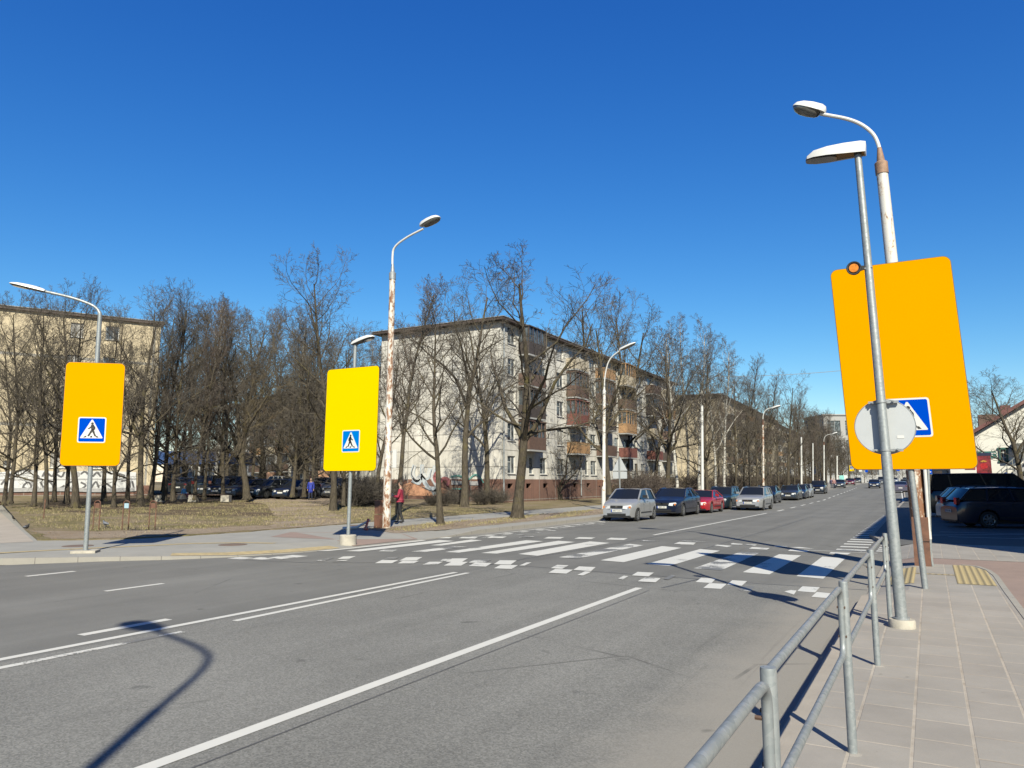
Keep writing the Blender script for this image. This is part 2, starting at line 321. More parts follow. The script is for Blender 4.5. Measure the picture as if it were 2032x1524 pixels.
# ------------------------------------------------------------------ the setting
b = MB()
xs_ = [-2500, -63, 3000]; ys_ = [-400, 80, 200, 3500]
for j in range(3):
    for i in range(2): b.flat([(xs_[i], ys_[j], -0.06+rise(ys_[j])), (xs_[i+1], ys_[j], -0.06+rise(ys_[j])), (xs_[i+1], ys_[j+1], -0.06+rise(ys_[j+1])), (xs_[i], ys_[j+1], -0.06+rise(ys_[j+1]))])
struct('ground', b, M['field'])
b = MB()
RW = -1.0
b.flat([(-120, -80, 0), (-0.95, -80, 0), (-0.95, 24, 0), (-0.95, 80, 0), (-16, 80, 0), (-16, 12, 0), (-19, 8, 0), (-50, -14, 0), (-120, -62, 0)])
for ya, yb in ((80, 200), (200, 900)):
    b.flat([(-16+sh(ya), ya, rise(ya)), (-0.95+(sh(ya) if ya > 80 else 0), ya, rise(ya)), (-0.95+sh(yb), yb, rise(yb)), (-16+sh(yb), yb, rise(yb))])
struct('road', b, M['asphalt'])
# --- left pavement: kerb foot line, height of kerb
K = [(-60, -18.5, .12), (-40, -5, .12), (-26, 4.5, .11), (-18.68, 9.42, .1), (-16.98, 10.74, .1), (-15.9, 11.75, .08), (-15.1, 12.9, .03), (-14.5, 14.4, .012), (-14.25, 16, .012), (-14.15, 19.6, .012), (-14.2, 21.5, .05), (-14.25, 23, .13), (-14.3, 28, .13), (-14.3, 50, .13), (-15.2, 80, .13), (-18.8, 200, 1.57), (-40, 900, 1.57)]
def off(poly, d):
    out = []
    for i in range(len(poly)):
        a = Vector(poly[max(i-1, 0)][:2]); c = Vector(poly[min(i+1, len(poly)-1)][:2]); t = (c-a).normalized()
        out.append((poly[i][0]-t.y*d, poly[i][1]+t.x*d))
    return out
k1 = off(K, 0.16); k2 = off(K, 1.5)
kb = MB(); pv = MB()
for i in range(len(K)-1):
    a, c = K[i], K[i+1]; za, zc = a[2], c[2]
    kb.add([(a[0], a[1], -0.05), (c[0], c[1], -0.05), (c[0], c[1], zc), (a[0], a[1], za)], [(0, 1, 2, 3)])
    kb.add([(a[0], a[1], za), (c[0], c[1], zc), (*k1[i+1], zc), (*k1[i], za)], [(0, 1, 2, 3)])
    pa = 0.12 if a[1] < 150 else 1.56; pc = 0.12 if c[1] < 150 else 1.56
    pv.add([(*k1[i], za-.004), (*k1[i+1], zc-.004), (*k2[i+1], pc), (*k2[i], pa)], [(0, 1, 2, 3)])
struct('kerb', kb, M['kerb'])
inner = [(*k2[i], 0.12) for i in range(len(K)) if K[i][1] <= 80]
pv.add([(p[0], p[1], 0.12) for p in inner] + [(-60, 80, 0.12), (-60, 25, .12), (-140, 25, 0.12), (-140, -18, .12)], [tuple(range(len(inner)+4))])
n_ = [i for i in range(len(K)) if K[i][1] >= 80]
for i in n_[:-1]:
    pa = 0.12 if K[i][1] < 150 else 1.56
    pv.add([(*k2[i], pa), (*k2[i+1], 1.56), (k2[i+1][0]-14, k2[i+1][1], 1.56), (k2[i][0]-14, k2[i][1], pa)], [(0, 1, 2, 3)])
struct('pavement', pv, M['walk'])
b = MB()   # pale side path at far left
b.flat([(-22.7, 12.3), (-50.6, 25.1), (-62, 30.3), (-62, 12), (-28, 5.2), (-24, 9)][::-1], 0.1245); struct('side_path', b, M['path'])
# lawn in three sloping bands
b = MB()
edge = [(-23.1, 12.65), (-22.2, 13.1), (-21.2, 14.3), (-20.8, 16), (-20.7, 18.1), (-20.75, 20), (-20.9, 23), (-21.2, 27), (-21.4, 34), (-21.5, 60), (-22, 80)]
ed = []
for i in range(len(edge)-1):
    for j in range(6):
        t = j/6; ed.append((edge[i][0]*(1-t)+edge[i+1][0]*t+random.uniform(-.09, .09), edge[i][1]*(1-t)+edge[i+1][1]*t+random.uniform(-.05, .05)))
ed.append(edge[-1])
def lw(x): return 14.85+0.46*(-28-x)
b.flat([(-28, lw(-28), .15)] + [(p[0], p[1], .15) for p in ed] + [(-28, 80, .15)])
b.flat([(-63, lw(-63), lz(-63)), (-28, lw(-28), .15), (-28, 80, .15), (-63, 80, lz(-63))])
b.flat([(-300, lw(-63)+100, lz(-63)), (-63, lw(-63), lz(-63)), (-63, 80, lz(-63)), (-63, 300, lz(-63)), (-300, 300, lz(-63))])
b.flat([(-63, 80, lz(-63)), (-28, 80, .15), (-28, 200, 1.6), (-63, 300, 1.6)])
b.flat([(-28, 80, .15), (-22, 80, .15), (-26.5, 200, 1.62), (-28, 200, 1.6)])
for i in range(len(ed)-1): b.add([(ed[i][0], ed[i][1], .1), (ed[i+1][0], ed[i+1][1], .1), (ed[i+1][0], ed[i+1][1], .15), (ed[i][0], ed[i][1], .15)], [(0, 1, 2, 3)])
struct('lawn', b, M['lawn'])
def ragged(poly, amp, n=6):
    out = []
    for i in range(len(poly)):
        a, c = poly[i], poly[(i+1) % len(poly)]
        for j in range(n):
            t = j/n; out.append((a[0]*(1-t)+c[0]*t+random.uniform(-amp, amp), a[1]*(1-t)+c[1]*t+random.uniform(-amp, amp)))
    return out
def dirtpatch(name, poly, mat, dz, amp=.12, n=8):
    q = ragged(poly, amp, n); bm = MB(); bm.flat([(p[0], p[1], dz) for p in q]); return struct(name, bm, mat)
dirtpatch('verge', [(-15.75, 20.3), (-15.35, 22.6), (-15.4, 30), (-15.4, 50), (-16.2, 79), (-18.9, 79), (-18.3, 50), (-18.2, 34), (-18.2, 25), (-18.3, 21.5)], M['dirt'], .128, .1, 10)
dirtpatch('dirt_edge', [(-22.9, 12.9), (-21.2, 14.6), (-20.9, 18), (-21.0, 20.6), (-22.9, 20.6), (-23.5, 17.3), (-25.2, 15.6), (-27.4, 14.8)], M['dirt'], .1535, .12)
dirtpatch('dirt_track', [(-20.9, 20.0), (-21.1, 24.4), (-24, 27), (-27.6, 30), (-27.9, 26.5), (-24.5, 22.4)], M['dirt'], .1537, .25)
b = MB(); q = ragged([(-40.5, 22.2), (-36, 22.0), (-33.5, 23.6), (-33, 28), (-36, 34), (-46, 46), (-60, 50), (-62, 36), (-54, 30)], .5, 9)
b.flat([(p[0], p[1], lz(p[0])+.004) for p in q]); struct('litter_and_painted_shade', b, M['litter_shade'])  # dark ground under the lawn trees: litter plus painted tree shade
b = MB(); q = ragged([(-33.2, 23.5), (-30, 24.5), (-28.2, 27), (-30, 31), (-35, 38), (-34.5, 31)], .4, 6); b.flat([(p[0], p[1], lz(p[0])+.005) for p in q]); struct('litter_and_painted_shade', b, M['litter_shade'])  # smaller patch in the same litter colour with painted shade
b = MB(); q = ragged([(-27.9, 26.5), (-27.9, 30.2), (-33, 36), (-42, 50), (-54, 66), (-60, 62), (-50, 44), (-37, 34)], .3, 6)
b.flat([(p[0], p[1], lz(p[0])+.006) for p in q]); struct('dirt_track', b, M['dirt'])
b = MB(); b.add([(x, y, lz(x)+.012) for x, y in [(-62.8, 44), (-54, 44), (-43.3, 49.5), (-43.3, 79), (-62.8, 79)]], [(0, 1, 2, 3, 4)]); struct('car_park', b, M['parking'])
b = MB(); b.flat([(-18.7, 15.2), (-14.25, 17.2), (-14.2, 19.6), (-15.5, 20.6), (-18.6, 18.8)][::-1], .1235)
b2 = MB(); b2.add([(-14.45, 16.6, .026), (-14.4, 19.6, .026), (-15.7, 20.4, .125), (-19.3, 18.9, .1252), (-18.2, 17.0, .1252), (-15.8, 17.2, .124)], [(0, 1, 2, 3, 4, 5)]); struct('red_cycle_path', b2, M['redpath'])
def ribbon(mb, pts, w, z):
    P = [Vector((p[0], p[1])) for p in pts]; o1 = off(pts, w/2); o2 = off(pts, -w/2)
    for i in range(len(P)-1):
        za = z if not callable(z) else z(P[i]); zb = z if not callable(z) else z(P[i+1])
        mb.add([(*o1[i], za), (*o2[i], za), (*o2[i+1], zb), (*o1[i+1], zb)], [(0, 1, 2, 3)])
b = MB()
ribbon(b, [(-19.9, 9.9), (-19.3, 11.6), (-18.2, 14.1), (-17.2, 15.0), (-16.2, 15.3)], .28, .126)
ribbon(b, [(-23.5, 7.0), (-20.6, 9.4), (-19.9, 9.9)], .28, .126)
struct('guide_line', b, M['yline'])
b = MB()
ribbon(b, [(-16.1, 12.6), (-15.55, 13.6), (-15.2, 14.6), (-15.0, 15.6), (-14.95, 16.5)], .45, lambda p: .0)
b = MB(); kk = off(K, .17); kk2 = off(K, .62)
for i in (5, 6, 7):
    za, zc = K[i][2]+.004, K[i+1][2]+.004; f = .33
    b.add([(*kk[i], za), (*kk[i+1], zc), (*kk2[i+1], zc+(.12-zc)*f+.006), (*kk2[i], za+(.12-za)*f+.006)], [(0, 1, 2, 3)])
struct('guide_line', b, M['yline'])
# grass blades and fallen leaves
def scatter(name, mat, n, box, fn, leaf, label_z=None):
    m = MB(); rr = random.Random(n)
    while len(m.f) < n:
        x = rr.uniform(box[0], box[1]); y = rr.uniform(box[2], box[3])
        if not fn(x, y): continue
        z = lz(x)+.002; a = rr.uniform(0, 6.28); ca, sa = math.cos(a), math.sin(a)
        if leaf: s = rr.uniform(.02, .05); m.add([(x, y, z+.004), (x+ca*s, y+sa*s, z+.012+rr.uniform(0, .015)), (x+ca*s-sa*s*.7, y+sa*s+ca*s*.7, z+.006), (x-sa*s*.7, y+ca*s*.7, z+.012)], [(0, 1, 2, 3)])
        else: h = rr.uniform(.03, .085); w = rr.uniform(.006, .014); m.add([(x-ca*w, y-sa*w, z), (x+ca*w, y+sa*w, z), (x+rr.uniform(-.03, .03), y+rr.uniform(-.03, .03), z+h)], [(0, 1, 2)])
    return tag(m.build(name, mat, None, smooth=False, fix=False), kind='stuff')
def onlawn(x, y): return not (x > -23.3+.5*math.sin(y*2.1) and y < 21+math.sin(x*3)) and y > 15.6-.3*(x+25)*.3 and x < -21.3 and y > lw(x)+.3 and y > 14.6 and (math.sin(x*1.3+y*.7)+math.sin(y*1.9-x*.5)) > -1.0
scatter('grass', simple('green_blades', (.22, .20, .07), .8, var=.5, scale=2, vec='pos'), 16000, (-44, -21, 13, 40), lambda x, y: onlawn(x, y) and math.sin(x*.9)*math.cos(y*.8+x*.3) > -.35, False)
scatter('grass', simple('dry_blades', (.42, .34, .19), .8, var=.4, scale=2, vec='pos'), 14000, (-44, -20.9, 13, 40), onlawn, False)
scatter('fallen_leaves', simple('dry_leaves', (.34, .22, .12), .8, var=.6, scale=5, vec='pos'), 5000, (-50, -20.9, 13, 44), lambda x, y: y > lw(x)+.2 and x < -21.2, True)
scatter('fallen_leaves', simple('dry_leaves', (.36, .25, .14), .8, var=.6, scale=5, vec='pos'), 1200, (-18.1, -15.5, 21, 50), lambda x, y: True, True)
scatter('grass', simple('verge_blades', (.34, .29, .13), .8, var=.5, scale=2, vec='pos'), 5000, (-18.1, -15.5, 21, 52), lambda x, y: math.sin(x*3+y*.9) > -.2, False)
# --- right side
b = MB()   # kerb with an open drop at the crossing
def kx(pts):
    for i in range(len(pts)-1):
        (xa, ya, za), (xb, yb, zb) = pts[i], pts[i+1]
        b.add([(xa, ya, -.05), (xb, yb, -.05), (xb, yb, zb), (xa, ya, za)], [(0, 1, 2, 3)])
        b.add([(xa, ya, za), (xb, yb, zb), (xb+.09+.06, yb, zb), (xa+.09+.06, ya, za)], [(0, 1, 2, 3)])
kx([(-1.0, -60, .145), (-1.0, 12.6, .145), (-1.0, 13.6, .03), (-1.02, 23.9, .03), (-1.25, 24.6, .1), (-1.85, 27.5, .125), (-1.95, 40, .125), (-2.2, 80, .125), (-5.6, 200, 1.56), (-26, 900, 1.56)])
struct('kerb', b, simple('worn_kerb_stone', (.42, .375, .325), .85, var=.1, scale=3, bmp=.3, vec='pos'))
b = MB()
b.add([(-.85, -60, .14), (.93, -60, .14), (.93, 10, .14), (.9, 14, .14), (.9, 16.4, .14), (.84, 17.3, .14), (.7, 18.1, .14), (-.4, 18.1, .14), (-.4, 13.6, .14), (-.4, 12.6, .14), (-.85, 12.6, .14)], [tuple(range(11))])
b.add([(-.85, 12.6, .14), (-.4, 12.6, .14), (-.4, 13.6, .14), (-.85, 13.6, .028)], [(0, 1, 2, 3)])
b.add([(-.85, 13.6, .028), (-.4, 13.6, .14), (-.4, 18.1, .14), (-.85, 18.1, .028)], [(0, 1, 2, 3)])
b.add([(-.87, 19.45, .03), (-.4, 19.45, .14), (4.5, 19.45, .14), (7.0, 19.45, .14), (7, 24, .14), (-.4, 24, .14), (-.87, 24, .03)], [(0, 1, 5, 6), (1, 2, 3, 4, 5)])
struct('slab_pavement', b, M['slabs'])
b = MB()
b.add([(-.87, 18.1, .029), (-.4, 18.1, .136), (.7, 18.1, .136), (.84, 17.3, .136), (.9, 16.4, .136), (.9, 14, .136), (.93, 10, .136), (.93, -60, .136), (7, -60, .136), (7, 19.45, .136), (-.4, 19.45, .136), (-.87, 19.45, .029)], [(0, 1, 10, 11), (1, 2, 3, 4, 5, 6, 7, 8, 9, 10)])
struct('red_cycle_path', b, M['redpath'])
b = MB()   # narrow edging stone between slabs and cycle path
e1 = [(.93, -60), (.93, 10), (.9, 14), (.9, 16.4), (.84, 17.3), (.7, 17.95), (.45, 18.12)]; e2 = off(e1, -.085)
for i in range(len(e1)-1): b.add([(*e1[i], .148), (*e1[i+1], .148), (*e2[i+1], .148), (*e2[i], .148), (*e2[i], .1), (*e2[i+1], .1), (*e1[i], .1), (*e1[i+1], .1)], [(0, 1, 2, 3), (3, 2, 5, 4), (0, 1, 7, 6)])
struct('kerb', b, M['kerb'])
b = MB(); b.add([(-1.0, 24.02, .03), (-.4, 24.0, .135), (8, 24.0, .135), (25, 24.0, .1), (25, 80, .1), (-2.05, 80, .12), (-1.8, 40, .12), (-1.7, 27.5, .12), (-1.1, 24.6, .095)], [tuple(range(9))])
b.flat([(-2.05, 80, .12), (25, 80, .1), (25, 200, 1.5), (-5.4, 200, 1.55)])
struct('parking_apron', b, M['parking'])
b = MB()
for x0, x1, y0, y1 in ((-.75, -.34, 14.5, 17.2), (.3, .86, 14.8, 18.0)):
    if x0 < -.4:
        b.add([(x0, y0, .068), (-.4, y0, .146), (-.4, y1, .146), (x0, y1, .068), (x1, y0, .146), (x1, y1, .146)], [(0, 1, 2, 3), (1, 4, 5, 2)])
    else: b.add([(x0, y0, .146), (x1, y0, .146), (x1-.02, 17.2, .146), (.62, y1, .146), (x0, y1, .146)], [(0, 1, 2, 3, 4)])
b.flat([(-.34, 16.05), (.3, 16.05), (.3, 16.15), (-.34, 16.15)], .145)
struct('tactile_paving', b, M['tactile'])
# --- painted markings
b = MB(); bw = MB(); bg_ = MB()
def q4(mb, x0, y0, x1, y1, z=.004): mb.flat([(x0, y0), (x1, y0), (x1, y1), (x0, y1)], z)
ribbon(b, [(-4.55, -30), (-4.55, 12.7)], .13, .004)
ribbon(b, [(-8.57, -30), (-8.58, 13.0)], .12, .004); ribbon(bw, [(-8.27, -30), (-8.2, 4.0), (-8.18, 6.3)], .11, .004); ribbon(b, [(-8.2, 7.1), (-8.32, 13.05)], .11, .004)
for x0, x1, y0, y1 in ((-9.15, -9.0, 5.55, 6.75), (-12.37, -12.25, 7.9, 9.0), (-15.65, -15.5, 8.35, 9.3), (-9.15, -9.0, -2, -.8), (-12.37, -12.25, 1, 2.1)): q4(b, x0, y0, x1, y1)
def quads(ox, oy, sc, data):
    for k, *c in data:
        P = [G(ox+c[j]/sc, oy+c[j+1]/sc) for j in range(0, 8, 2)]; [b, bw, bg_][k].flat([(q.x, q.y) for q in P], .004+.0001*len(b.f+bw.f+bg_.f))
quads(1350, 1000, 2.909, [(0, 670,418, 825,433, 953,315, 820,305), (0, 360,395, 515,408, 698,298, 570,291), (1, 78,373, 235,385, 460,283, 350,276),
    (0, 88,452, 180,458, 207,432, 120,428), (0, 133,486, 235,492, 268,463, 168,459), (0, 270,467, 355,474, 385,447, 300,442), (2, 335,500, 405,506, 430,478, 365,474), (1, 600,507, 655,525, 672,502, 640,498), (0, 675,505, 778,513, 805,483, 705,477), (0, 757,538, 850,546, 868,518, 788,510),
    (0, 0,235, 75,237, 90,225, 20,222), (0, 195,240, 270,250, 298,243, 215,236), (0, 395,259, 500,265, 517,256, 415,250), (0, 620,272, 730,279, 745,270, 635,264), (0, 858,287, 965,294, 985,284, 870,279), (1, 290,234, 350,238, 362,232, 305,228), (1, 370,238, 430,242, 443,236, 385,233), (1, 540,248, 610,252, 620,246, 550,242), (1, 615,251, 690,257, 775,260, 690,250), (1, 850,272, 1100,277, 1102,273, 930,267)])
quads(1050, 1040, 2.903, [(0, 675,232, 807,243, 1100,155, 985,145), (0, 410,210, 545,221, 878,138, 765,128), (1, 172,192, 275,202, 660,123, 580,115), (1, 862,98, 930,102, 1030,103, 900,94), (1, 640,99, 690,103, 757,100, 660,94), (1, 1160,114, 1190,119, 1232,119, 1175,110)])
quads(600, 1020, 2.54, [(0, 1088,203, 1185,212, 1550,147, 1450,139), (0, 900,198, 980,201, 1375,142, 1290,136), (0, 720,193, 790,196, 1215,138, 1130,133), (1, 548,190, 620,193, 830,166, 760,163), (0, 645,159, 700,160, 908,134, 850,130), (1, 383,189, 455,190, 480,182, 410,181), (0, 218,188, 290,190, 768,137, 690,132), (0, 70,188, 130,188, 625,135, 590,132),
    (2, 60,242, 120,236, 160,222, 100,226), (1, 152,243, 210,240, 235,232, 180,235), (0, 175,229, 235,227, 270,214, 205,216), (0, 365,250, 450,250, 485,234, 400,234), (1, 400,233, 460,231, 490,219, 430,220), (1, 480,251, 560,251, 588,238, 505,238), (0, 488,237, 575,236, 605,219, 525,219), (0, 605,257, 680,256, 710,242, 640,243), (2, 690,240, 740,238, 760,226, 710,228),
    (0, 712,262, 800,262, 835,243, 750,243), (0, 722,243, 805,243, 835,225, 755,226), (0, 838,264, 925,267, 955,249, 870,247), (2, 838,247, 920,247, 955,231, 870,231), (0, 965,276, 1055,279, 1087,260, 1000,258), (0, 965,255, 1050,257, 1080,236, 995,235), (0, 1093,262, 1120,262, 1155,246, 1130,246),
    (0, 1240,298, 1330,303, 1365,283, 1275,279), (0, 1252,275, 1310,279, 1342,261, 1285,258), (0, 1365,284, 1455,290, 1478,270, 1395,266), (0, 1385,310, 1415,312, 1458,293, 1425,291), (1, 1592,328, 1615,333, 1643,316, 1620,313), (0, 1660,312, 1745,317, 1772,298, 1690,294), (0, 1690,342, 1780,347, 1806,326, 1725,322), (2, 1820,330, 1845,334, 1885,312, 1860,309),
    (0, 660,124, 740,124, 757,118, 690,117), (0, 785,124, 870,125, 885,118, 805,117), (0, 930,123, 1010,123, 1030,115, 950,115), (1, 1090,120, 1155,120, 1170,114, 1105,114), (0, 1215,125, 1300,126, 1320,118, 1240,117), (0, 1370,126, 1455,128, 1478,120, 1395,118), (0, 1530,130, 1620,133, 1640,124, 1555,121), (0, 1872,152, 1960,155, 1985,146, 1900,142)])
for px, py in ((478, 1108), (520, 1108.5), (556, 1107), (585, 1104)):
    q = G(px, py); q4(bw, q.x-.27, q.y-.2, q.x+.27, q.y+.2)
ribbon(b, [(-8.5, 25.3), (-8.5, 46)], .13, .004)
for i in range(16):
    y = 49.5+i*6.2; za = rise(y)+.006; b.add([(-8.57+sh(y), y, za), (-8.4+sh(y), y, za), (-8.4+sh(y+2.8), y+2.8, rise(y+2.8)+.006), (-8.57+sh(y+2.8), y+2.8, rise(y+2.8)+.006)], [(0, 1, 2, 3)])
ribbon(b, [(-13.55, 21.2), (-13.5, 33.6)], .1, .004); ribbon(bw, [(-13.1, 21.4), (-13.05, 33.6)], .09, .004)
for i in range(10): y = 22.2+i*1.25; b.flat([(-13.5, y), (-13.12, y-.1), (-13.12, y+.13), (-13.5, y+.23)], .0045); bg_.flat([(-13.05, y-.15), (-12.45, y-.45), (-12.45, y-.2), (-13.05, y+.1)], .004)
for i in range(24): y = 22.3+i*1.02; q4(b, -2.35, y, -1.62, y+.36)
for i in range(12): y = 22.3+i*.62; q4(b, -1.36, y, -1.1, y+.3)
ribbon(b, [(-1.95, 47), (-2.3, 80), (-5.8, 190)], .14, lambda p: rise(p.y)+.01)
ribbon(b, [(-3.1, 21.8), (-1.3, 21.75)], .08, .004)
for i in range(4): ribbon(b, [(-.3+i*2.6, 27.6+i*.1), (6+i*2.6, 32.2)], .09, .139)
ribbon(b, [(.4, 27.2), (10, 27.6)], .1, .142); ribbon(b, [(.2, 29.7), (10, 30)], .1, .1415)
struct('road_marking', b, M['paint']); struct('road_marking', bw, M['paint_worn']); struct('road_marking', bg_, M['paint_gone'])
b = MB()
ribbon(b, [(-14.3, 12.55), (-12.4, 12.9), (-10.5, 14.1), (-8.5, 14.75), (-7.1, 14.62), (-4.8, 14.43), (-2.9, 14.27), (-1.05, 14.35)], .045, .0025)
ribbon(b, [(-8.7, 14.5), (-8.4, 19), (-8.2, 25), (-7.2, 33)], .05, .0025); ribbon(b, [(-4.2, 12.9), (-3.95, 14.4)], .05, .0025)
ribbon(b, [(-4.28, -5), (-4.3, 12.5)], .02, .0025); ribbon(b, [(-5.6, 17), (-5.5, 30), (-5.6, 44)], .04, .0025)
struct('tar_seam', b, M['tar'])
b = MB(); c = G(130, 1084, .12)
b.prism(circle(.38), (-20.2, 12.1, .121), (1, 0, 0), (0, 1, 0), (0, 0, 1), .006); b.prism(circle(.38), (*G(462, 1081, .12)[:2], .121), (1, 0, 0), (0, 1, 0), (0, 0, 1), .006); b.prism(circle(.38), (*G(708, 1043, .12)[:2], .121), (1, 0, 0), (0, 1, 0), (0, 0, 1), .006)
struct('manhole_cover', b, simple('rusty_cast_iron', (0.19, 0.13, 0.10), .8, var=.2))
# ------------------------------------------------------------------ signs
M['edge'] = simple('dark_board_edge', (.16, .10, .02), .6, var=.3)
def strokes(mb, segs, w, O, U, V, Nn, t):
    for a, c, ww in segs:
        a, c = Vector(a), Vector(c); d = (c-a).normalized(); n = Vector((-d.y, d.x)); h = w*ww*.66
        poly = [a+n*h-d*h*.3, a-n*h-d*h*.3, c-n*h+d*h*.3, c+n*h+d*h*.3]
        mb.prism([(p.x, p.y) for p in poly], O, U, V, Nn, t)
def crossing_symbol(parent, O, U, V, Nn, s, blue, mirror, origin):
    """blue square of side s with a white triangle and a walking figure, centred on O"""
    f = -1 if mirror else 1
    O = Vector(O); Nn = Vector(Nn)
    pl = MB().prism(roundrect(s, s, s*.07), O, U, V, Nn, .004).build('sign_plate', M['sign_white'], parent, origin)
    MB().prism(roundrect(s*.915, s*.915, s*.045), O+Nn*.004, U, V, Nn, .003).build('blue_field', blue, pl, origin)
    tri = [(-.40*s, -.30*s), (-.385*s, -.325*s), (.385*s, -.325*s), (.40*s, -.30*s), (.02*s, .40*s), (-.02*s, .40*s)]
    MB().prism(tri, O+Nn*.007, U, V, Nn, .003).build('white_triangle', M['sign_white'], pl, origin)
    m = MB(); Q = O+Nn*.010
    k = s
    m.prism(circle(.048*k, .012*f*k, .25*k, 16), Q, U, V, Nn, .003)
    S = lambda a, c, w: ((a[0]*k*f, a[1]*k), (c[0]*k*f, c[1]*k), w)
    segs = [S((.02, .185), (.035, .02), .085), S((.045, .175), (.10, .10), .04), S((.10, .10), (.105, .02), .036), S((.0, .17), (-.035, .10), .04), S((-.035, .10), (-.12, .045), .036),
            S((.03, .02), (-.03, -.09), .06), S((-.03, -.09), (-.11, -.235), .05), S((.04, .02), (.075, -.10), .058), S((.075, -.10), (.13, -.225), .048), S((.13, -.232), (.155, -.24), .03)]
    strokes(m, segs, k, Q, U, V, Nn, .003)
    for x in (-.25, -.01, .22):
        m.prism([((x-.04)*k, -.295*k), ((x+.04)*k, -.295*k), ((x+.035-x*.22)*k, -.23*k), ((x-.02-x*.22)*k, -.23*k)], Q, U, V, Nn, .003)
    m.build('walking_figure', M['black'], pl, origin)
def clamp(mb, c, r, n=14):
    mb.tube([(c[0], c[1], c[2]-.02), (c[0], c[1], c[2]+.02)], r+.006, n); mb.box((c[0]+r+.02, c[1], c[2]), (.05, .03, .035)); mb.box((c[0]-r-.02, c[1], c[2]), (.05, .03, .035))
def crossing_sign(name, base, a, lean, w, z0, z1, s, zc, sc, panel, blue, mirror, label, pole_r, pole_top, foot, shift=0.0, tophead=None):
    """pole with a large coloured backing board; board in the vertical plane with heading a"""
    root = thing(name, base, 0, label, 'road sign', 'pedestrian crossing signs')
    U = Vector((math.cos(R(a)), math.sin(R(a)), 0)); V = (Vector((0, 0, 1)) + U*lean).normalized(); Nn = Vector((U.y, -U.x, 0))
    B = Vector(base)
    top = B + V*(pole_top-base[2])
    p = MB().tube([B, top], pole_r, 16); pol = p.build('pole', M['galv'], root, base)
    c0 = B + Nn*(pole_r+.012); zc_ = (z0+z1)/2 - base[2]
    bd = MB().prism(roundrect(w, z1-z0, .11, shift, zc_, 8), c0, U, V, Nn, .012).build('backing_board', panel, root, base)
    MB().prism(roundrect(w+.022, z1-z0+.022, .12, shift, zc_, 8), c0-Nn*.004, U, V, Nn, .010).build('folded_edge', M['edge'], bd, base)
    for zz in (z0+.3, zc_+base[2], z1-.3):
        bk = MB(); q = B + V*(zz-base[2]); clamp(bk, q, pole_r)
        bk.prism(roundrect(w*.9, .04, .01, shift, zz-base[2]), B+Nn*(pole_r+.0), U, V, Nn, .0118)
        bk.build('bracket', M['galv2'], root, base)
    crossing_symbol(root, c0+Nn*.012+U*sc+V*(zc-base[2]), U, V, Nn, s, blue, mirror, base)
    return root, B, U, V, Nn, top
def head_flat(parent, A, T, wid, hgt, origin, back=.06, name='lamp_head'):
    """street lamp head: white shell with a flat grey underside and a lens; A = mounting end, T = tip"""
    A, T = Vector(A), Vector(T); L = (T-A).length; d = (T-A).normalized(); s = Vector((-d.y, d.x, 0)).normalized(); u = d.cross(s); u = u if u.z > 0 else -u
    prof = [(-.08, .62, .55), (0, .7, .8), (.25, .84, 1.0), (.5, .98, .98), (.75, 1.0, .85), (.92, .8, .55), (1.0, .42, .3)]
    sh_ = MB(); un = MB(); k = []; n = 12
    for t, w, h in prof:
        ring = []
        for j in range(n+1):
            an = pi*j/n; ring.append(A+d*(L*t)+s*(math.cos(an)*wid/2*w)+u*(math.sin(an)**.7*hgt*h))
        k.append(ring)
    vs = [q for r in k for q in r]; fs = [(i*(n+1)+j, i*(n+1)+j+1, (i+1)*(n+1)+j+1, (i+1)*(n+1)+j) for i in range(len(k)-1) for j in range(n)]
    fs += [tuple(range(n+1)), tuple((len(k)-1)*(n+1)+j for j in range(n+1))]
    sh_.add(vs, fs)
    h = sh_.build(name, M['lamp_white'], parent, origin, ang=50)
    bt = [r[0] for r in k]+[r[-1] for r in k][::-1]
    lo = [q-u*hgt*.18+(A+d*L*.5-q)*.06 for q in bt]
    m = len(bt); MB().add(bt+lo, [tuple(range(m)), tuple(range(m, 2*m))]+[(i, (i+1) % m, m+(i+1) % m, m+i) for i in range(m)]).build('underside', M['lamp_grey'], h, origin)
    cc = A+d*L*.68-u*hgt*.2
    MB().prism([(math.cos(2*pi*i/20)*L*.24, math.sin(2*pi*i/20)*wid*.34) for i in range(20)], cc, d, s, -u, hgt*.18).build('lens', M['lens'], h, origin)
    return h
# left sign: amber board facing the side street, flat lamp on a curved arm
root, B, U, V, Nn, top = crossing_sign('crossing_sign', (-18.23, 11.12, .12), 42, -.012, 1.35, 2.24, 4.82, .64, 3.125, 0.0, M['sign_orange'], M['sign_blue'], False,
    'amber pedestrian crossing board on a pole with curved lamp arm at the left kerb corner', .055, 5.9, 'flat')
P0 = (-18.23, 11.12)
Tp = PL(199, 640, P0, 42); arm = arc([B+V*5.7, PL(199.5, 612, P0, 42), PL(150, 592, P0, 42), PL(88, 578, P0, 42)], .45, 8)
MB().tube(arm, [.05]*4+[.036]*(len(arm)-4), 12).build('lamp_arm', M['galv'], root, B)
head_flat(root, PL(85, 578, P0, 42), PL(20, 563, P0, 42), .3, .09, B)
MB().box((B.x, B.y, .14), (.55, .42, .06), rz=R(42)).build('footing', M['concrete'], root, B)
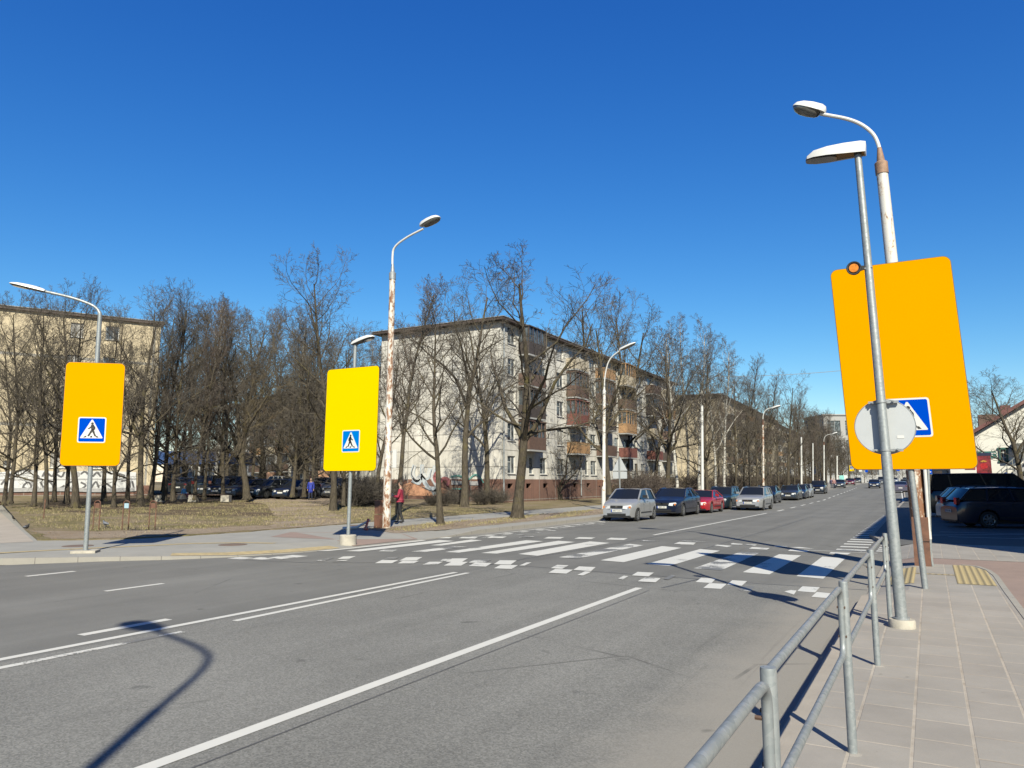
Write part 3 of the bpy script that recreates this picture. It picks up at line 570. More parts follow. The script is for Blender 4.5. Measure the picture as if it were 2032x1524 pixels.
# middle sign: lemon board facing the near traffic
root, B, U, V, Nn, top = crossing_sign('crossing_sign', (-14.79, 16.74, .03), 2, .012, 1.93, 2.16, 5.19, .65, 3.02, 0.03, M['sign_yellow'], M['sign_blue2'], True,
    'lemon yellow pedestrian crossing board on a pole in a concrete foot', .052, 6.0, 'round')
head_flat(root, PL(703, 683, (-14.79, 16.74), 2), PL(742, 668, (-14.79, 16.74), 2), .27, .13, B)
MB().tube([(B.x, B.y, .0), (B.x, B.y, .3), (B.x, B.y, .32)], [.25, .24, .22], 20).build('footing', M['concrete'], root, B)
# right sign: amber board on a short leaning pole
root, B, U, V, Nn, top = crossing_sign('crossing_sign', (-.17, 13.88, .14), 0, -.045, 1.81, 2.05, 5.53, .645, 2.89, .06, M['sign_orange'], M['sign_blue'], False,
    'largest amber pedestrian crossing board on a plain pole beyond the end of the railing', .047, 5.45, 'none', shift=.03)
# far yellow crossing sign
fb = XD(1692, 175, 1.3); fu = Vector((math.cos(0), 0, 0))
root = thing('crossing_sign', fb, 0, 'tiny distant yellow crossing sign on the left kerb far down the street', 'road sign', 'pedestrian crossing signs')
MB().tube([fb, fb+Vector((0, 0, 4.2))], .06, 8).build('pole', M['galv2'], root, fb)
MB().box(fb+Vector((0, -.08, 3.7)), (1.05, .03, 1.35)).build('backing_board', M['sign_yellow'], root, fb)
crossing_symbol(root, fb+Vector((0, -.10, 3.85)), (1, 0, 0), (0, 0, 1), (0, -1, 0), .7, M['sign_blue2'], True, fb)

# near lamp pole with round sign back and flashing beacon
Bn = Vector((-.39, 10.12, .14)); P0 = (Bn.x, Bn.y)
topn = PL(1702, 305, P0, 0)
root = thing('lamp_pole', Bn, 0, 'galvanised lamp pole with a grey round sign back and an amber beacon', 'street lamp')
ax = (topn-Bn).normalized()
pts = [Bn, Bn+ax*2.0, Bn+ax*2.03, topn]
MB().tube(pts, [.068, .060, .056, .042], 20).build('pole', M['galv'], root, Bn, ang=25)
fo = MB().tube([(Bn.x, Bn.y, .12), (Bn.x, Bn.y, .22), (Bn.x, Bn.y, .235)], [.145, .145, .135], 26).build('footing', M['concrete'], root, Bn)
MB().tube([Bn+ax*.09, Bn+ax*.115], .088, 20).build('base_collar', M['galv2'], root, Bn)
A_ = PL(1708, 306, P0, 0); T_ = PL(1600, 321, P0, 0)
dd = (T_-A_).normalized(); s_ = Vector((0, 1, 0)); u_ = dd.cross(s_); u_ = u_ if u_.z > 0 else -u_
m = MB(); L_ = (T_-A_).length; ks = []
for t, hw, zl, zt in ((-.09, .085, -.0, .14), (0, .09, -.0, .155), (.3, .115, -.0, .15), (.6, .14, 0, .13), (.85, .13, .0, .10), (.97, .09, .0, .05), (1.0, .06, .0, .02)):
    c = A_+dd*(L_*t)
    ks.append([c-s_*hw+u_*zl, c-s_*hw*.97+u_*(zt*.75), c-s_*hw*.75+u_*zt, c+s_*hw*.75+u_*zt, c+s_*hw*.97+u_*(zt*.75), c+s_*hw+u_*zl])
vs = [q for r in ks for q in r]; n = 6
m.add(vs, [(i*n+j, i*n+(j+1) % n, (i+1)*n+(j+1) % n, (i+1)*n+j) for i in range(len(ks)-1) for j in range(5)]+[tuple(range(n)), tuple((len(ks)-1)*n+j for j in range(n))])
hd = m.build('lamp_head', M['lamp_white'], root, Bn, ang=28)
bt = [r[0] for r in ks]+[r[5] for r in ks][::-1]; lo = [q+u_*.012+(A_+dd*L_*.5-q)*.05 for q in bt]; mm = len(bt)
MB().add(lo, [tuple(range(mm))]).build('underside', M['lamp_grey'], hd, Bn)
rim = MB()
for i in range(mm): rim.add([bt[i], bt[(i+1) % mm], lo[(i+1) % mm], lo[i]], [(0, 1, 2, 3)])
rim.build('rim', M['lamp_white'], hd, Bn)
MB().prism([(x*.19, y*.095) for x, y in roundrect(2, 2, .7)], A_+dd*L_*.72+u_*.012, dd, s_, -u_, .022).build('lens', M['lens'], hd, Bn, ang=50)
MB().tube([topn-ax*.02, topn+ax*.05], .045, 12).build('socket', M['lamp_grey'], hd, Bn)
# disc
dc = PL(1755, 846, P0, 0); dc.y = Bn.y+.085
MB().prism(circle(.335, n=48), dc, (1, 0, 0), (0, 0, 1), (0, 1, 0), .012).build('round_sign_back', M['sign_back'], root, Bn)
MB().tube([dc+Vector((.335*math.cos(2*pi*i/48), .006, .335*math.sin(2*pi*i/48))) for i in range(49)], .008, 6, False).build('sign_rim', M['galv2'], root, Bn)
MB().box(dc+Vector((.165, -.002, -.13)), (.075, .004, .035)).build('sticker', M['sign_white'], root, Bn)
for zz in (.30, -.29):
    c = Bn+ax*((dc.z+zz)-Bn.z); m = MB(); m.tube([c-ax*.012, c+ax*.012], .063, 20); m.box(c+Vector((.12, .045, 0)), (.14, .03, .03)); m.box(c+Vector((-.1, .045, 0)), (.09, .03, .03))
    m.tube([c+Vector((.13, 0, .01)), c+Vector((.13, .05, .01))], .012, 8); m.tube([c+Vector((-.1, 0, .0)), c+Vector((-.1, .05, 0))], .012, 8); m.build('bracket', M['galv2'], root, Bn)
bc = PL(1695, 534, P0, 0); bc.y -= .05
bb = MB().prism(circle(.077, n=28), bc+Vector((0, .06, 0)), (1, 0, 0), (0, 0, 1), (0, -1, 0), .055)
bb.tube([bc+Vector((.077*math.cos(2*pi*i/28), .0, .077*math.sin(2*pi*i/28))) for i in range(29)], .012, 6, False)
bb.prism([(.06, .03), (.06, -.04), (.15, -.018), (.15, .018)], bc+Vector((0, .05, 0)), (1, 0, 0), (0, 0, 1), (0, -1, 0), .03)
be = bb.build('beacon', M['black'], root, Bn)
MB().prism(circle(.055, n=24), bc+Vector((0, .006, 0)), (1, 0, 0), (0, 0, 1), (0, -1, 0), .016).build('beacon_lens', M['amber'], be, Bn)
MB().tube([bc+Vector((.12, .02, -.02)), bc+Vector((.21, .02, -.01))], .012, 8).build('beacon_bracket', M['galv2'], be, Bn)

# ------------------------------------------------------------------ painted street lamps
def street_lamp(base, top_px, body_r, arm_px, head, label, mat, a=0, boxes=(), collar_mat=None, low=None, group='old painted street lamps'):
    base = Vector(base); P0 = (base.x, base.y); top = PL(*top_px, P0, a)
    root = thing('street_lamp', base, 0, label, 'street lamp', group)
    axv = (top-base).normalized(); Lp = (top-base).length
    MB().tube([base, base+axv*Lp*.22, base+axv*Lp*.225, top], [body_r[0], body_r[0]*.97, body_r[0]*.86, body_r[1]], 18).build('pole', mat, root, base, ang=25)
    if low: MB().tube([base+axv*.6, base+axv*Lp*.222], [body_r[0]*1.012, body_r[0]*.985], 18).build('lower_sleeve', low, root, base)
    MB().tube([top-axv*.28, top-axv*.02, top, top+axv*.02, top+axv*.34], [body_r[1]*1.16, body_r[1]*1.18, body_r[1]*1.0, body_r[1]*.75, .046], 14).build('collar', collar_mat or M['rust'], root, base, ang=30)
    pts = arc([top]+[PL(x, y, P0, a) for x, y in arm_px], .7, 9)
    MB().tube(pts, .042, 10).build('lamp_arm', M['white_paint'], root, base)
    A, T = PL(*head[0], P0, a), PL(*head[1], P0, a); head_round(root, A, T, head[2], head[3], base)
    for (dx, dy, z0, z1, sx, sy, mt) in boxes:
        MB().box((base.x+dx, base.y+dy, (z0+z1)/2), (sx, sy, z1-z0)).build('service_box', mt, root, base)
    return root
def head_round(parent, A, T, wid, hgt, origin):
    d = (T-A).normalized(); L = (T-A).length; s = Vector((-d.y, d.x, 0)).normalized(); u = d.cross(s); u = u if u.z > 0 else -u
    n = 12; prof = [(-.05, .3, .4), (0, .5, .75), (.12, .72, .95), (.4, .95, 1), (.7, 1, .9), (.88, .82, .66), (.97, .5, .35), (1.0, .1, .1)]
    for nm, sg, mt, hh in (('lamp_head', 1, M['lamp_white'], hgt), ('lamp_bowl', -1, M['lens'], hgt*.75)):
        rows = []
        for t, w, h in prof:
            tt = t if sg > 0 else .14+t*.84
            rows.append([A+d*(L*tt)+s*(math.cos(pi*j/n)*wid/2*w*(1 if sg > 0 else .93))+u*(sg*math.sin(pi*j/n)**.8*hh*h) for j in range(n+1)])
        vs = [q for r in rows for q in r]; fs = [(i*(n+1)+j, i*(n+1)+j+1, (i+1)*(n+1)+j+1, (i+1)*(n+1)+j) for i in range(len(rows)-1) for j in range(n)]
        fs += [tuple(range(n+1))] + [(i*(n+1), (i+1)*(n+1), (i+2)*(n+1)-1, (i+1)*(n+1)-1) for i in range(len(rows)-1)]
        o = MB().add(vs, fs).build(nm, mt, parent if sg > 0 else hd_, origin, ang=60)
        hd_ = o
    return hd_
M['rusty_low'] = rusty('heavily_rusted_paint', 0.44)
M['rust_band'] = simple('rust_band', (0.33, 0.2, 0.13), .7, var=.45, scale=7, bmp=.2)
street_lamp((-.2, 17.72, .14), (1748, 322), (.165, .115), [(1745, 290), (1732, 262), (1695, 238), (1628, 226)], [(1634, 224), (1573, 213), .42, .2], 'tall peeling white street lamp with rusted foot behind the largest amber board', M['rusty_white'], 180, low=M['rusty_low'],
            boxes=[(.05, -.06, .14, .62, .15, .3, M['rust']), (.05, -.06, .64, 1.12, .15, .3, M['rust']), (-.1, -.06, .14, 1.12, .15, .26, M['rust'])], collar_mat=M['rust_band'])
street_lamp((-17.85, 22.3, .13), (779, 541), (.155, .115), [(778.5, 510), (781, 490), (808, 470), (840, 454)], [(836, 449), (873, 431), .42, .19], 'tall rust-streaked white street lamp between the lemon board and the red-jacketed person', M['rusty_bad'], 0,
            boxes=[(-.22, -.16, .14, .62, .26, .26, M['rust']), (-.22, -.16, .65, 1.15, .26, .24, M['rust'])], collar_mat=M['galv2'])
bs = G(1197, 1005, .13); bs = Vector((-18.1, YX(1197, -18.1), .13))
street_lamp(bs, (1199, 775), (.13, .1), [(1200, 745), (1208, 712), (1232, 694)], [(1230, 695), (1262, 680), .3, .14], 'pale street lamp with a curved arm beside the silver hatchback', M['rusty_white'], 0,
            boxes=[(-.1, -.2, 1.6, 1.95, .3, .2, M['rust'])], collar_mat=M['white_paint'])
b2_ = Vector((-15.6, YX(1514, -15.6), .13)); 
street_lamp(b2_, (1514, 838), (.12, .1), [(1514, 822), (1520, 812), (1535, 808)], [(1532, 811), (1549, 805), .45, .18], 'distant street lamp with a rusty upper pole among the kerbside trees', M['rusty_bad'], 0)
b3_ = Vector((-17.5, YX(1635, -17.5), rise(100)+.13)); street_lamp(b3_, (1635, 880), (.13, .1), [(1635, 868), (1642, 862), (1656, 861)], [(1652, 862), (1662, 858), .5, .2], 'farthest white street lamp arm above the left kerb trees', M['white_paint'], 0)
# lamp behind the viewer, seen in the photo by its shadow on the near lane
bl = Vector((-.35, -2.95, .14)); rt = thing('street_lamp', bl, 0, 'street lamp beside the near railing whose arm shadow lies across the near lanes', 'street lamp', 'old painted street lamps')
tp = bl+Vector((-.15, 0, 6.6)); MB().tube([bl, tp], [.075, .055], 16).build('pole', M['rusty_white'], rt, bl)
pts = arc([tp, tp+Vector((0, 0, 1.15)), tp+Vector((-.35, .1, 1.5)), tp+Vector((-1.7, .25, 1.75))], .6, 8); MB().tube(pts, .04, 10).build('lamp_arm', M['white_paint'], rt, bl)
head_round(rt, tp+Vector((-1.6, .25, 1.75)), tp+Vector((-2.4, .3, 1.85)), .38, .16, bl)
# plain white posts along the left kerb
for px, ytop, X, w, lab in ((1393, 806, -16.6, .13, 'plain white post with black flecks behind the dark saloon'), (1590, 868, -15.6, .13, 'slim white post behind the row of dark parked cars'), (1613, 880, -15.5, .1, 'short thin pale post among the far kerb trees'), (1661, 905, -16.4, .15, 'very distant slender white post near the yellow crossing sign')):
    Y = YX(px, X); bs = Vector((X, Y, .13+rise(Y))); tp = PL(px, ytop, (X, Y), 0)
    rt = thing('post', bs, 0, lab, 'post'); MB().tube([bs, (bs+tp)/2, tp], [w, w*.9, w*.8], 12).build('shaft', M['white_paint'], rt, bs); MB().tube([tp, tp+Vector((0, 0, .06))], [w*.84, w*.6], 12).build('cap', M['galv2'], rt, bs)
# signs seen from behind near the hatchback
bs = Vector((-16.4, YX(1230, -16.4), .13)); rt = thing('sign_post', bs, 0, 'grey triangular and rectangular sign backs on a thin post behind the silver hatchback', 'road sign')
tp = PL(1229, 906, (bs.x, bs.y), 0); MB().tube([bs, tp], .04, 10).build('pole', M['galv'], rt, bs)
MB().prism([(-.48, 0), (.48, 0), (.03, .84), (-.03, .84)], (bs.x, bs.y+.05, tp.z-.86), (1, 0, 0), (0, 0, 1), (0, 1, 0), .02).build('triangle_back', M['sign_back'], rt, bs)
MB().prism(roundrect(.9, .42, .04), (bs.x, bs.y+.05, tp.z-1.12), (1, 0, 0), (0, 0, 1), (0, 1, 0), .02).build('plate_back', M['sign_back'], rt, bs)
# white thin post behind the right lamp
bs = Vector((.1, 17.55, .14)); rt = thing('sign_post', bs, 0, 'thin white edge-on sign post right of the rusted lamp foot', 'road sign')
pt = lambda x, y: PL(x, y, (bs.x, bs.y), 0)
MB().tube([pt(1851, 1124), pt(1847, 1103), pt(1846, 1070), pt(1841, 900)], .026, 10).build('pole', M['galv'], rt, bs)
MB().tube([pt(1845.5, 1070), pt(1835, 930), pt(1834, 900)], .034, 10).build('white_sleeve', M['white_paint'], rt, bs)
pb_ = Vector((bs.x-.11, bs.y+.3, 0)); MB().box((bs.x-.15, bs.y+.35, 2.0), (.02, .6, 1.7), ry=-.04).build('sign_edge', simple('dark_blue_plate', (.03, .05, .11), .5), rt, bs)

# small white plate on the middle lamp: hanging sign
bs = Vector((-17.5, 22.25, 2.5)); rt = thing('notice_plate', bs, 0, 'narrow white blank plate strapped to the rust-streaked lamp post', 'notice')
MB().box((bs.x+.03, bs.y-.02, bs.z+.75-.55), (.17, .03, .68)).build('plate', M['sign_white'], rt, bs); MB().box((bs.x-.15, bs.y, bs.z+.48), (.3, .02, .02)).build('strap', M['galv2'], rt, bs); MB().box((bs.x-.15, bs.y, bs.z-.08), (.3, .02, .02)).build('strap', M['galv2'], rt, bs)
# junk at the lamp foot: white sheet and red hose
bs = Vector((-18.05, 21.3, .13)); m = MB(); m.tube([bs+Vector((-.55, -.55, .03)), bs+Vector((-.2, -.2, .07)), bs+Vector((-.05, .35, .3))], [.07, .05, .04], 8); tag(m.build('cable_cover', M['sign_white'], None), 'crumpled white cable cover lying at the rusty lamp foot', 'scrap')
m = MB(); m.tube([bs+Vector((.0, .2, .35)), bs+Vector((.12, -.05, .1)), bs+Vector((.3, -.35, .05)), bs+Vector((.55, -.5, .04))], .045, 8); tag(m.build('hose', simple('red_hose', (.65, .13, .08), .5), None), 'short red hose lying at the rusty lamp foot', 'hose')

# ------------------------------------------------------------------ railing
M['bolt'] = simple('rusty_bolt', (.10, .055, .035), .6, var=.4, scale=20)
RX = -.532; ps = [-4.95, -2.37, .2, 2.78, 5.36, 7.94, 10.52]
rt = thing('pedestrian_railing', (RX, 2.78, .14), 0, 'galvanised tubular pedestrian railing along the right kerb', 'railing'); og = (RX, 2.78, .14)
first = None
for y in ps:
    po = MB().tube([(RX, y, .1), (RX, y, 1.19), (RX, y, 1.2), (RX, y, 1.201)], [.0285, .0285, .027, .018], 20).build('post', M['galv'], rt, og, ang=40)
    MB().tube([(RX, y, .139), (RX, y, .146)], [.06, .036], 14).build('mortar_ring', M['slabs'], po, og)
for i in range(len(ps)-1):
    y0, y1 = ps[i]+.046, ps[i+1]-.046
    q_ = RX-(.0 if i == 2 else .017); loop = [(q_, y0, .97), (q_, y0, 1.162), (q_, y1, 1.162), (q_, y1, .745), (q_, y0, .745), (q_, y0, .97)]
    lp = arc(loop, .1, 7); MB().tube(lp, .019, 14, False).build('rail_panel', M['galv'], rt, og, ang=50)
    for yy in (y0, y1):
        for zz in (.86, 1.04):
            MB().tube([(RX-.042, yy, zz), (RX+.009, yy, zz)], .0085, 6).build('bolt', M['bolt'], rt, og)

# ------------------------------------------------------------------ park furniture
for i, (x, y, yt, lab) in enumerate(((190, 1051, 1000, 'brown hooped stand behind the left sign pole'), (248, 1052, 998, 'brown hooped stand with a small pale blue plate on the lawn'), (301, 1052, 996, 'brown hooped stand nearest the concrete bench, on the lawn'))):
    c = G(x, y, .15); rt = thing('hoop_stand', c, R(20), lab, 'stand', 'brown hooped stands'); h = 1.02
    MB().tube(arc([(-.12, 0, 0), (-.12, 0, h), (.12, 0, h), (.12, 0, 0)], .12, 6), .018, 8).build('frame', M['rust'], rt)
    MB().box((0, 0, h-.17), (.17, .015, .17)).build('plate', simple('pale_blue_plate', (.42, .6, .72), .5) if i == 1 else M['rust'], rt)
c = G(86, 1034, .15); m = MB(); m.tube([c, c+Vector((0.02, 0, .95))], .022, 8).tube([c+Vector((.02, 0, .75)), c+Vector((.02, 0, .96))], .028, 8); tag(m.build('stake', M['rust'], None), 'thin rusty stake standing at the lawn edge near the pigeons', 'stake')
M['plank'] = simple('dark_plank', (.085, .05, .04), .7, var=.3, scale=8)
def bench(px0, px1, ypx, nblk, label):
    a = G(px0, ypx, lz(-30)); c = G(px1, ypx, lz(-30)); 
    a.z = lz(a.x); c.z = lz(c.x); rt = thing('park_bench', a, math.atan2(c.y-a.y, c.x-a.x), label, 'bench', 'concrete block benches'); L = (c-a).length
    for i in range(nblk): MB().box((L*i/(nblk-1), 0, .22), (.55, .5, .44)).build('block', M['concrete'], rt)
    m = MB()
    for k in range(3): m.box((L/2, -.16+k*.16, .47), (L+.1, .14, .05))
    m.build('seat', M['plank'], rt)
bench(318, 448, 1005, 3, 'long low bench of dark planks on three concrete blocks'); bench(704, 750, 991, 2, 'short plank bench half hidden by the lemon board pole')
def pigeon(px, py, z, rz, c1, label):
    c = G(px, py, z); rt = thing('pigeon', c, rz, label, 'pigeon', 'pigeons by the lawn edge')
    m = MB(); m.tube([(-.17, 0, .09), (-.1, 0, .1), (-.04, 0, .115), (.03, 0, .125), (.075, 0, .145), (.09, 0, .19), (.115, 0, .215), (.13, 0, .21), (.16, 0, .20)], [.012, .03, .055, .062, .045, .026, .027, .018, .004], 12)
    for s in (-.02, .02): m.tube([(.0, s, .09), (.0, s, .01), (.03, s, .004)], [.01, .006, .004], 6)
    o = m.build('body', c1, rt); MB().tube([(-.16, -.0, .1), (-.06, -.045, .125), (.04, -.05, .13)], [.01, .028, .02], 8).tube([(-.16, 0, .1), (-.06, .045, .125), (.04, .05, .13)], [.01, .028, .02], 8).build('wing', M['pg_wing'], rt)
M['pg_wing'] = simple('pigeon_wing', (.2, .21, .24), .7, var=.3, scale=30); M['pg'] = simple('pigeon_grey', (.16, .18, .22), .6, var=.3, scale=20); M['pgd'] = simple('pigeon_dark', (.03, .03, .035), .6, var=.3, scale=20)
pigeon(209, 1045, .15, R(190), M['pg'], 'grey pigeon walking on the grass between two hooped stands'); pigeon(52, 1052, .125, R(10), M['pgd'], 'dark pigeon with lowered head on the pale path edge'); pigeon(28, 1033, .125, R(-70), M['pgd'], 'black pigeon farthest left on the pale path')

# ------------------------------------------------------------------ trees
ORD = 'first second third fourth fifth sixth seventh eighth ninth tenth eleventh twelfth thirteenth fourteenth fifteenth sixteenth seventeenth eighteenth nineteenth twentieth twenty-first twenty-second twenty-third twenty-fourth twenty-fifth twenty-sixth twenty-seventh twenty-eighth twenty-ninth thirtieth'.split()
class TG:
    def __init__(s, seed): s.r = random.Random(seed); s.tr = MB(); s.cr = MB()
    def grow(s, p, d, L, r, lev, P):
        rr = s.r; n = P['seg'][lev]; pts = [p.copy()]; dirs = [d]; q = p.copy(); d = d.copy()
        for i in range(n):
            d = d + Vector((rr.gauss(0, 1), rr.gauss(0, 1), rr.gauss(0, 1)))*P['wan'][lev] + Vector((0, 0, 1))*P['trop'][lev]; d.normalize(); q = q+d*(L/n); pts.append(q.copy()); dirs.append(d.copy())
        tp = P['taper'][lev]; rad = [max(P['rmin'], r*(1-(1-tp)*i/n)) for i in range(n+1)]
        if lev == 0: rad[0] *= 1.35
        (s.tr if lev <= 1 else s.cr).tube(pts, rad, P['sides'][lev], False)
        if lev+1 >= len(P['seg']): return
        nc = P['nch'][lev]; t0 = P['t0'][lev]
        if nc >= 1: nc = int(nc*rr.uniform(.85, 1.15))
        ph = rr.uniform(0, 6.28)
        for k in range(nc):
            t = t0+(1-t0)*(k+rr.random())/nc; i = min(int(t*n), n-1); f = t*n-i; o = pts[i].lerp(pts[i+1], f); dd = dirs[min(i+1, n)]
            ph += 2.4+rr.gauss(0, .5); w = dd.orthogonal().normalized(); w = Matrix.Rotation(ph, 3, dd) @ w
            an = R(P['ang'][lev])*rr.uniform(.75, 1.25)*(1-.35*t if lev == 0 else 1)
            nd = (dd*math.cos(an)+w*math.sin(an)).normalized()
            ln = L*P['rat'][lev]*rr.uniform(.65, 1.15)*(1-P['fall'][lev]*(t-t0)/(1-t0+1e-6))
            s.grow(o, nd, ln, rad[i]*P['rr'][lev]*rr.uniform(.8, 1.1), lev+1, P)
        if lev == 0 and P.get('fork'):
            for k in range(P['fork']):
                a = 2*pi*k/P['fork']+rr.random(); nd = Vector((math.cos(a)*.5, math.sin(a)*.5, 1)).normalized(); s.grow(pts[int(n*P['forkat'])], nd, L*(1-P['forkat'])*rr.uniform(.8, 1), rad[int(n*P['forkat'])]*.7, 1, P)
BASE = dict(seg=(9, 6, 5, 3, 2), wan=(.05, .17, .15, .13, .10), trop=(.03, .10, .07, .05, .03), taper=(.2, .22, .3, .4, .6), rmin=.0055, sides=(12, 7, 4, 3, 3), nch=(17, 9, 7, 4), t0=(.28, .2, .15, .1), ang=(62, 45, 42, 36), rat=(.42, .46, .5, .6), fall=(.45, .45, .4, .3), rr=(.50, .48, .46, .6))
def V_(**k): d = dict(BASE); d.update(k); return d
PROTO = {}
def proto(key, H, r0, seed, P, trunk, twig):
    g = TG(seed); g.grow(Vector((0, 0, -.1)), Vector((0, 0, 1)), H, r0, 0, P)
    # root flare
    for k in range(6):
        a = k*1.05+.3; g.tr.tube([(math.cos(a)*r0*1.7, math.sin(a)*r0*1.7, -.06), (math.cos(a)*r0*1.0, math.sin(a)*r0*1.0, .08), (math.cos(a)*r0*.7, math.sin(a)*r0*.7, .4)], [r0*.12, r0*.36, r0*.25], 7)
    top = max(v[2] for v in g.cr.v)
    a = g.tr.build('trunk', trunk, None, ang=60, fix=False); c = g.cr.build('crown', twig, None, smooth=False, fix=False)
    PROTO[key] = (a.data, c.data, top); bpy.data.objects.remove(a); bpy.data.objects.remove(c)
proto('open', 11, .165, 3, V_(nch=(18, 9, 7, 4), rat=(.44, .47, .5, .6), trop=(.02, .13, .08, .05, .03), ang=(58, 48, 45, 42)), M['bark'], M['twig'])
proto('open2', 10, .17, 11, V_(fork=2, forkat=.45, nch=(12, 9, 7, 4), trop=(.02, .12, .09, .06, .03)), M['bark'], M['twig'])
proto('fork', 10, .19, 5, V_(fork=3, forkat=.42, nch=(12, 9, 7, 4), ang=(64, 46, 45, 42), rat=(.5, .47, .5, .6)), M['bark'], M['twig_dark'])
proto('dense', 12, .145, 21, V_(nch=(26, 10, 7, 4), rat=(.38, .47, .5, .6), trop=(.02, .13, .1, .07, .04), t0=(.12, .15, .15, .1), ang=(68, 48, 45, 42)), M['bark'], M['twig_dark'])
proto('dense2', 12, .15, 22, V_(nch=(24, 10, 7, 4), fork=2, forkat=.5, rat=(.4, .47, .5, .6), trop=(.02, .11, .09, .07, .04), t0=(.15, .15, .15, .1), ang=(70, 48, 45, 42)), M['bark'], M['twig'])
proto('slim', 14, .13, 31, V_(nch=(26, 9, 7, 4), rat=(.26, .46, .5, .6), trop=(.02, .2, .14, .1, .05), ang=(48, 38, 38, 35), t0=(.3, .15, .15, .1)), M['bark'], M['twig_red'])
proto('birch', 14, .14, 41, V_(nch=(24, 9, 8, 4), rat=(.25, .45, .5, .55), trop=(.02, .16, .02, -.06, -.1), ang=(42, 38, 40, 40), t0=(.35, .15, .15, .1)), M['birch'], M['twig_red'])
proto('willow', 10, .19, 51, V_(fork=3, forkat=.3, nch=(10, 10, 8, 5), rat=(.5, .46, .46, .5), trop=(.0, .14, .1, .05, .0), t0=(.25, .15, .15, .1)), M['bark'], M['twig_pale'])
proto('low', 5, .12, 61, V_(fork=3, forkat=.15, nch=(6, 9, 8, 4), rat=(.6, .46, .46, .5), wan=(.2, .2, .2, .22, .25), ang=(70, 50, 45, 42), trop=(.0, .02, .04, .04, .02)), M['bark'], M['twig_dark'])
def tree(key, base, H, rz, label, group=None, lean=(0, 0), wide=1.0):
    tr, cr, top = PROTO[key]; s = H/top; rt = thing('tree', base, rz, label, 'tree', group); rt.scale = (s*wide, s*wide, s); rt.rotation_euler = (lean[0], lean[1], rz)
    for nm, me in (('trunk', tr), ('crown', cr)): o = bpy.data.objects.new(nm, me); COL.objects.link(o); o.parent = rt
    return rt
def ttree(key, px, py, ytop, rz, label, group=None, z=None, wide=1.0, dist=None, **k):
    if dist: c = XD(px, dist, 0); c.z = (rise(c.y) if c.x > -28 else lz(c.x)+rise(c.y)) + .1
    else:
        zz = .15 if z is None else z
        for _ in range(4): c = G(px, py, zz); zz = lz(c.x) if z is None else z
    tp = PL(px, ytop, (c.x, c.y), math.degrees(YAW)); return tree(key, c, tp.z-c.z, rz, label, group, wide=wide, **k)
random.seed(19)
ttree('fork', 1026, 1028, 490, 2.2, 'thick-trunked forked bare tree on the verge in front of the pale block', wide=1.2)
ttree('open', 874, 1040, 545, 2.2, 'straight-trunked bare tree on the verge next to the red-jacketed person')
ttree('open', 661, 1014, 476, 4.0, 'tall bare tree directly behind the lemon board with a clear crown above it', wide=.95)
ttree('dense', 681, 1006, 640, 1.0, 'bare tree close behind the lemon board pole')
ttree('slim', 790, 1020, 520, 1.0, 'slim dark bare tree standing directly behind the red-jacketed person', wide=1.2)
ttree('open2', 921, 1006, 505, 5.0, 'bare tree with upswept forked top in front of the blank gable wall')
ttree('open2', 968, 1001, 590, 1.6, 'leaning bare tree amid dark shrubs at the gable corner')
ttree('open', 747, 1002, 640, .5, 'thin bare tree just left of the rust-streaked lamp post')
ttree('open2', 1158, 988, 552, 2.9, 'tall bare tree left of the pale curved street lamp in front of the balconies', wide=.9)
ttree('open', 1262, 984, 560, 3.9, 'tall bare tree rising just right of the curved street lamp', wide=.9)
ttree('low', 1112, 992, 830, .8, 'small crooked leaning tree before the brown plinth of the white block', wide=1.1)
ttree('willow', 1210, 1001, 548, 2.4, 'mossy bare tree directly behind the pale curved street lamp', wide=.9)
ttree('open2', 1243, 985, 600, 4.4, 'spreading yellowish bare tree behind the grey sign backs', wide=1.1)
g1 = 'bare park trees on the left lawn'
L_ = [(20, 997, 560, 'dense2', 'leftmost of the bare lawn trees, cut by the photo edge'), (67, 1002, 560, 'dense', 'bare lawn tree left of the amber board, first of a close pair'), (91, 1006, 600, 'open', 'bare lawn tree left of the amber board, second of a close pair'), (132, 996, 545, 'dense2', 'bare lawn tree whose trunk shows under the left edge of the amber board'), (150, 1005, 540, 'fork', 'thick bare lawn tree under the amber board just left of its pole'),
      (206, 992, 600, 'open', 'bare lawn tree under the amber board just right of its pole'), (226, 1004, 590, 'dense', 'bare lawn tree under the right edge of the amber board'), (278, 1003, 550, 'fork', 'gnarled thick bare lawn tree just right of the amber board'), (299, 992, 600, 'slim', 'thin bare lawn tree behind the hooped stands'), (326, 990, 552, 'dense2', 'bare lawn tree behind the left bench block'),
      (343, 991, 560, 'dense', 'bare lawn tree behind the left half of the long bench'), (386, 990, 590, 'slim', 'bare lawn tree behind the middle bench block'), (405, 989, 585, 'slim', 'bare lawn tree right of the middle bench block'), (443, 988, 600, 'dense', 'bare lawn tree behind the right bench block')]
for i, (px, py, yt, k, lab) in enumerate(L_): ttree(k, px, py, yt, i*1.7, lab, g1, wide=.85)
ttree('willow', 490, 989, 620, 3.3, 'big leaning tree with a twisted trunk in front of the parked cars', g1, wide=1.15, lean=(.0, .10))
for i, (px, py, yt, k) in enumerate(((580, 976, 600, 'dense'), (603, 975, 640, 'dense2'), (620, 973, 620, 'dense'))): ttree(k, px, 984, yt, i*2.1, ('bare tree behind the dark saloon in the car park', 'bare tree left of the blue-coated walker', 'bare tree rising behind the blue-coated walker')[i], 'bare trees by the car park', wide=.9)
g2 = 'tall bare trees behind the car park'
